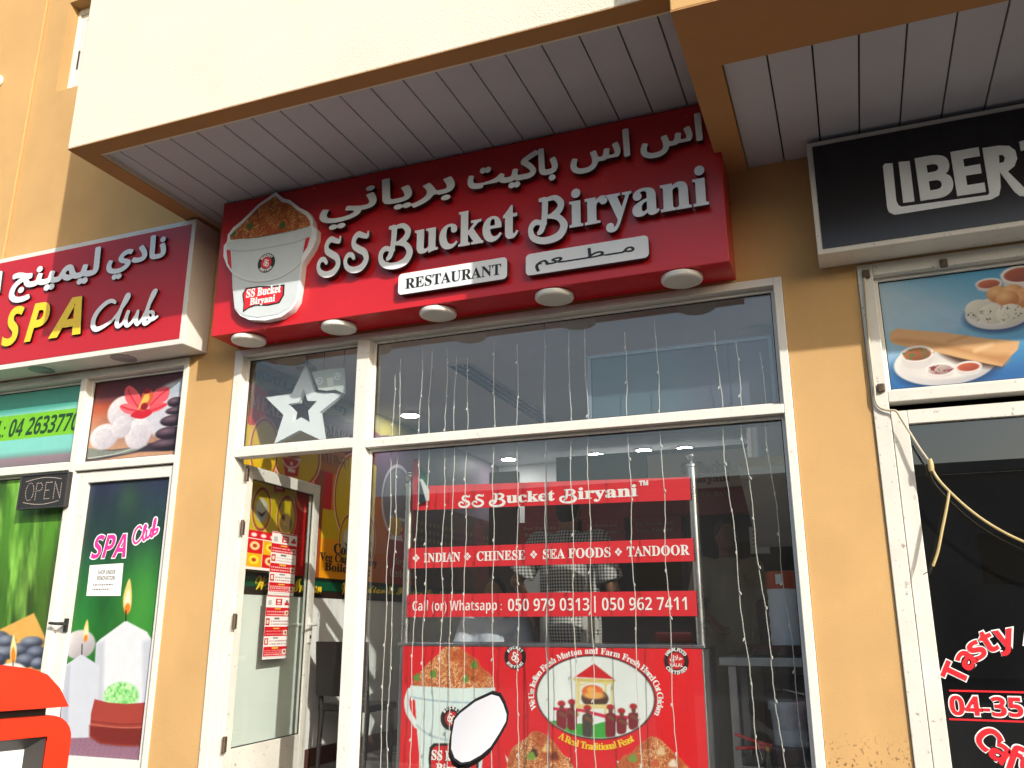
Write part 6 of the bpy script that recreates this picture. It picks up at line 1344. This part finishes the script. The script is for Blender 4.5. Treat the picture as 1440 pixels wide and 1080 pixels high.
# ------------------------------------------------------------------ near the camera: parking meter, motorcycle with its mirror
u = Vector((0.302, 0.953, 0)); d = ray(100, 1020); P0 = d*(1.95/math.hypot(d.x, d.y)); PM = Frame((P0.x, P0.y, 0), u, (0,0,1))
pm = lambda px, py: atf(px, py, PM)
om = mat('bright orange paint', (0.50, 0.022, 0.002), 0.35, spec=0.5, var=0.03, coat=0.1)
t = thing('parking_meter', 'bright orange parking meter with a rounded cap and a pale screen, bottom left corner', 'parking meter', tuple(PM.p(-0.22, GZ, -0.14)))
rgt = pm(103,1015)[0]
cap = [pm(92,993), pm(80,968), pm(62,948), pm(40,940), pm(0,935)]; cl = cap[-1]; mid = rgt-0.235
capo = cap+[(mid, cl[1]+0.006)]; capo += [(2*mid-p[0], p[1]) for p in capo[-2::-1]]
plate('cap', [capo], PM, -0.30, 0.315, om, t, bev=0.012)
bm = B(); fbox(bm, PM, 2*mid-rgt+0.04, rgt-0.045, pm(50,1004)[1]-0.02, pm(50,998)[1]-0.0, -0.27, -0.02); obj('gap', bm, M['gasket'], t)
bt = pm(85,1002)[1]-0.004; bz = GZ
out = rrect(2*mid-rgt, rgt, GZ+0.02, bt, 0.045)
sc0, sc1, scz = 2*mid-pm(66,1040)[0], pm(66,1040)[0], pm(40,1038)[1]; sch = 0.26
plate('body', [out, [(sc0, scz-sch), (sc1, scz-sch), (sc1, scz), (sc0, scz)]], PM, -0.06, 0.06, om, t, bev=0.010)
bm = B(); fbox(bm, PM, 2*mid-rgt+0.01, rgt-0.01, GZ, bt-0.012, -0.30, -0.061); obj('back', bm, om, t, 0.01)
bm = B(); a0, a1, b0, b1 = sc0+0.001, sc1-0.001, scz-sch+0.001, scz-0.001; e = 0.022; vo = [PM.p(a, b, -0.004) for a, b in ((a0,b0),(a1,b0),(a1,b1),(a0,b1))]; vi = [PM.p(a, b, -0.035) for a, b in ((a0+e,b0+e),(a1-e,b0+e),(a1-e,b1-e),(a0+e,b1-e))]
vo = [bm.verts.new(v) for v in vo]; vi = [bm.verts.new(v) for v in vi]
for i in range(4): bm.faces.new((vo[i], vo[(i+1)%4], vi[(i+1)%4], vi[i]))
obj('screen_bezel', bm, mat('dark grey bezel', (0.045,0.043,0.042), 0.45), t)
bm = B(); fbox(bm, PM, a0+e, a1-e, b0+e, b1-e, -0.040, -0.0355); obj('screen', bm, mat('pale screen', (0.72,0.75,0.76), 0.15, spec=0.5), t)
# mirror
mo = ray(674, 1026); mo = mo*(1.72/math.hypot(mo.x, mo.y)); nrm = Vector((-mo.x, -mo.y, 0)).normalized(); nrm = (nrm+Vector((0.10,-0.05,0.42))).normalized()
mu_ = Vector((0,0,1)).cross(nrm).normalized(); mv = nrm.cross(mu_); MF = Frame(mo, mu_, mv); 
mpts = [(692,974),(703,977),(709,988),(714,1003),(713,1014),(703,1032),(690,1052),(676,1064),(660,1073),(648,1075),(638,1068),(633,1055),(634,1035),(638,1012),(646,1002),(668,985)]
gx = bpy.data.materials.new('mirror silver'); gx.use_nodes = True; b_ = gx.node_tree.nodes['Principled BSDF']; b_.inputs['Metallic'].default_value = 1; b_.inputs['Roughness'].default_value = 0.02; b_.inputs['Base Color'].default_value = (0.37,0.39,0.42,1)
blk = mat('black plastic', (0.008,0.008,0.011), 0.7, spec=0.1, var=0.1)
my0 = mo+Vector((0.0, 0.10, -0.22))
t = thing('motorcycle', 'black motorcycle of which only the angular rear view mirror rises into view', 'motorcycle', (mo.x+0.25, mo.y, GZ))
mp = [atf(px, py, MF) for px, py in mpts]; cm_ = np.mean(mp, axis=0)
hp = [tuple(cm_+(np.array(p)-cm_)*1.035) for p in mp]
hs = plate('mirror_housing', [hp], MF, -0.032, 0.03, blk, t, bev=0.008)
plate('mirror_rim', [hp, [tuple(cm_+(np.array(p)-cm_)*0.968) for p in mp]], MF, -0.001, 0.006, blk, hs, bev=0.002)
plate('mirror_glass', [[tuple(cm_+(np.array(p)-cm_)*0.966) for p in mp]], MF, -0.0015, 0.002, gx, hs)
sb = MF.p(*atf(650, 1072, MF), -0.018); hb = Vector((sb.x+0.06, sb.y+0.02, -0.52))
bm = B(); tube(bm, [tuple(p) for p in smoothpts([sb+mv*0.01, sb-mv*0.035, sb+Vector((0.02,0.0,-0.12)), hb], 5)], 0.006, 10); obj('mirror_stem', bm, blk, t, 0, True)
# the machine itself, standing across the view below the picture
dirx = Vector((0.55, 0.83, 0)).normalized(); side = Vector((dirx.y, -dirx.x, 0)); hc = hb+side*0.30; st0 = Vector((hc.x, hc.y, 0))
def mpnt(f, s, z): return st0+dirx*f+side*s+Vector((0,0,GZ+z))
bm = B(); tube(bm, [tuple(p) for p in smoothpts([hb-side*0.10-dirx*0.06, hb, mpnt(0,0,0.98), hb+side*0.60, hb+side*0.70-dirx*0.06], 5)], 0.012, 10); obj('handlebar', bm, M['steel_dull'], t, 0, True)
for s in (-1, 1): bm = B(); a = (hb-side*0.10-dirx*0.06) if s < 0 else (hb+side*0.70-dirx*0.06); b = (hb-side*0.0) if s < 0 else (hb+side*0.60); tube(bm, [a, a.lerp(b, 0.9)], 0.018, 12); obj('grip', bm, blk, t, 0, True)
for f in (0.28, -1.02):
    bm = B(); c = mpnt(f, 0, 0.30); ring = [c+dirx*(0.26*math.cos(a))+Vector((0,0,0.26*math.sin(a))) for a in [2*math.pi*i/32 for i in range(33)]]; tube(bm, ring, 0.042, 10, False); w_ = obj('wheel', bm, blk, t, 0, True)
    bm = B(); tube(bm, [c-side*0.05, c+side*0.05], 0.05, 16)
    for i in range(6): a = i*math.pi/3; tube(bm, [c, c+dirx*(0.23*math.cos(a))+Vector((0,0,0.23*math.sin(a)))], 0.011, 6)
    obj('rim', bm, M['steel_dull'], w_, 0, True)
for s in (-1, 1): bm = B(); tube(bm, [mpnt(0.28, 0.075*s, 0.30), mpnt(0.03, 0.075*s, 0.95)], 0.018, 10); obj('fork', bm, M['steel_dull'], t, 0, True)
bm = B(); tube(bm, [mpnt(0.06,0,0.80), mpnt(-0.25,0,0.45), mpnt(-0.7,0,0.42), mpnt(-1.02,0,0.30)], 0.03, 10); tube(bm, [mpnt(0.02,0,0.82), mpnt(-0.5,0,0.68), mpnt(-1.1,0,0.72)], 0.024, 10); obj('frame', bm, blk, t, 0, True)
bm = B(); sphere(bm, mpnt(-0.27,0,0.80), 0.16, (1.1,1.1,0.75), 20); obj('fuel_tank', bm, mat('dark red tank', (0.2,0.01,0.01), 0.25), t, 0, True)
bm = B(); tube(bm, [mpnt(-0.42,0,0.76), mpnt(-0.75,0,0.75), mpnt(-1.12,0,0.80)], [0.09,0.11,0.08], 14); obj('seat', bm, blk, t, 0, True)
bm = B(); obox(bm, mpnt(-0.38,0,0.46), dirx*0.17, side*0.12, Vector((0,0,0.13))); obj('engine', bm, M['steel_dull'], t, 0.03)
bm = B(); sphere(bm, mpnt(0.14,0,0.84), 0.09, (1,1,1), 20); obj('headlight', bm, mat('headlight lens', (0.5,0.5,0.5), 0.1), t, 0, True)
bm = B(); tube(bm, [mpnt(-0.5,0.05,0.42), mpnt(-0.55,0.22,0.0)], 0.012, 8); obj('side_stand', bm, blk, t, 0, True)

# ------------------------------------------------------------------ across the road, seen mirrored in the glass
OB = thing('opposite_building', 'grey block across the road, mirrored dark in the right hand door glass', 'building', (0, -21, GZ))
bm = B(); box(bm, -45, 7.5, -34, -21, GZ, 4.6); box(bm, 7.6, 60, -34, -22, GZ, 5.6); obj('wall', bm, M['opp'], OB)
bm = B(); box(bm, -45, 7.5, -21.0, -20.8, 4.601, 4.95); box(bm, 7.6, 60, -22.0, -21.8, 5.601, 5.95); obj('parapet', bm, M['opp'], OB, 0.02)
for i in range(22):
    x = -36+i*3.6
    if 5 < x < 9: continue
    y = -21 if x < 7 else -22
    for z in (0.6, ): bm = B(); box(bm, x, x+1.6, y+0.003, y+0.05, z+0.6, z+2.1); obj('window', bm, M['opp_glass'], OB, 0.01)
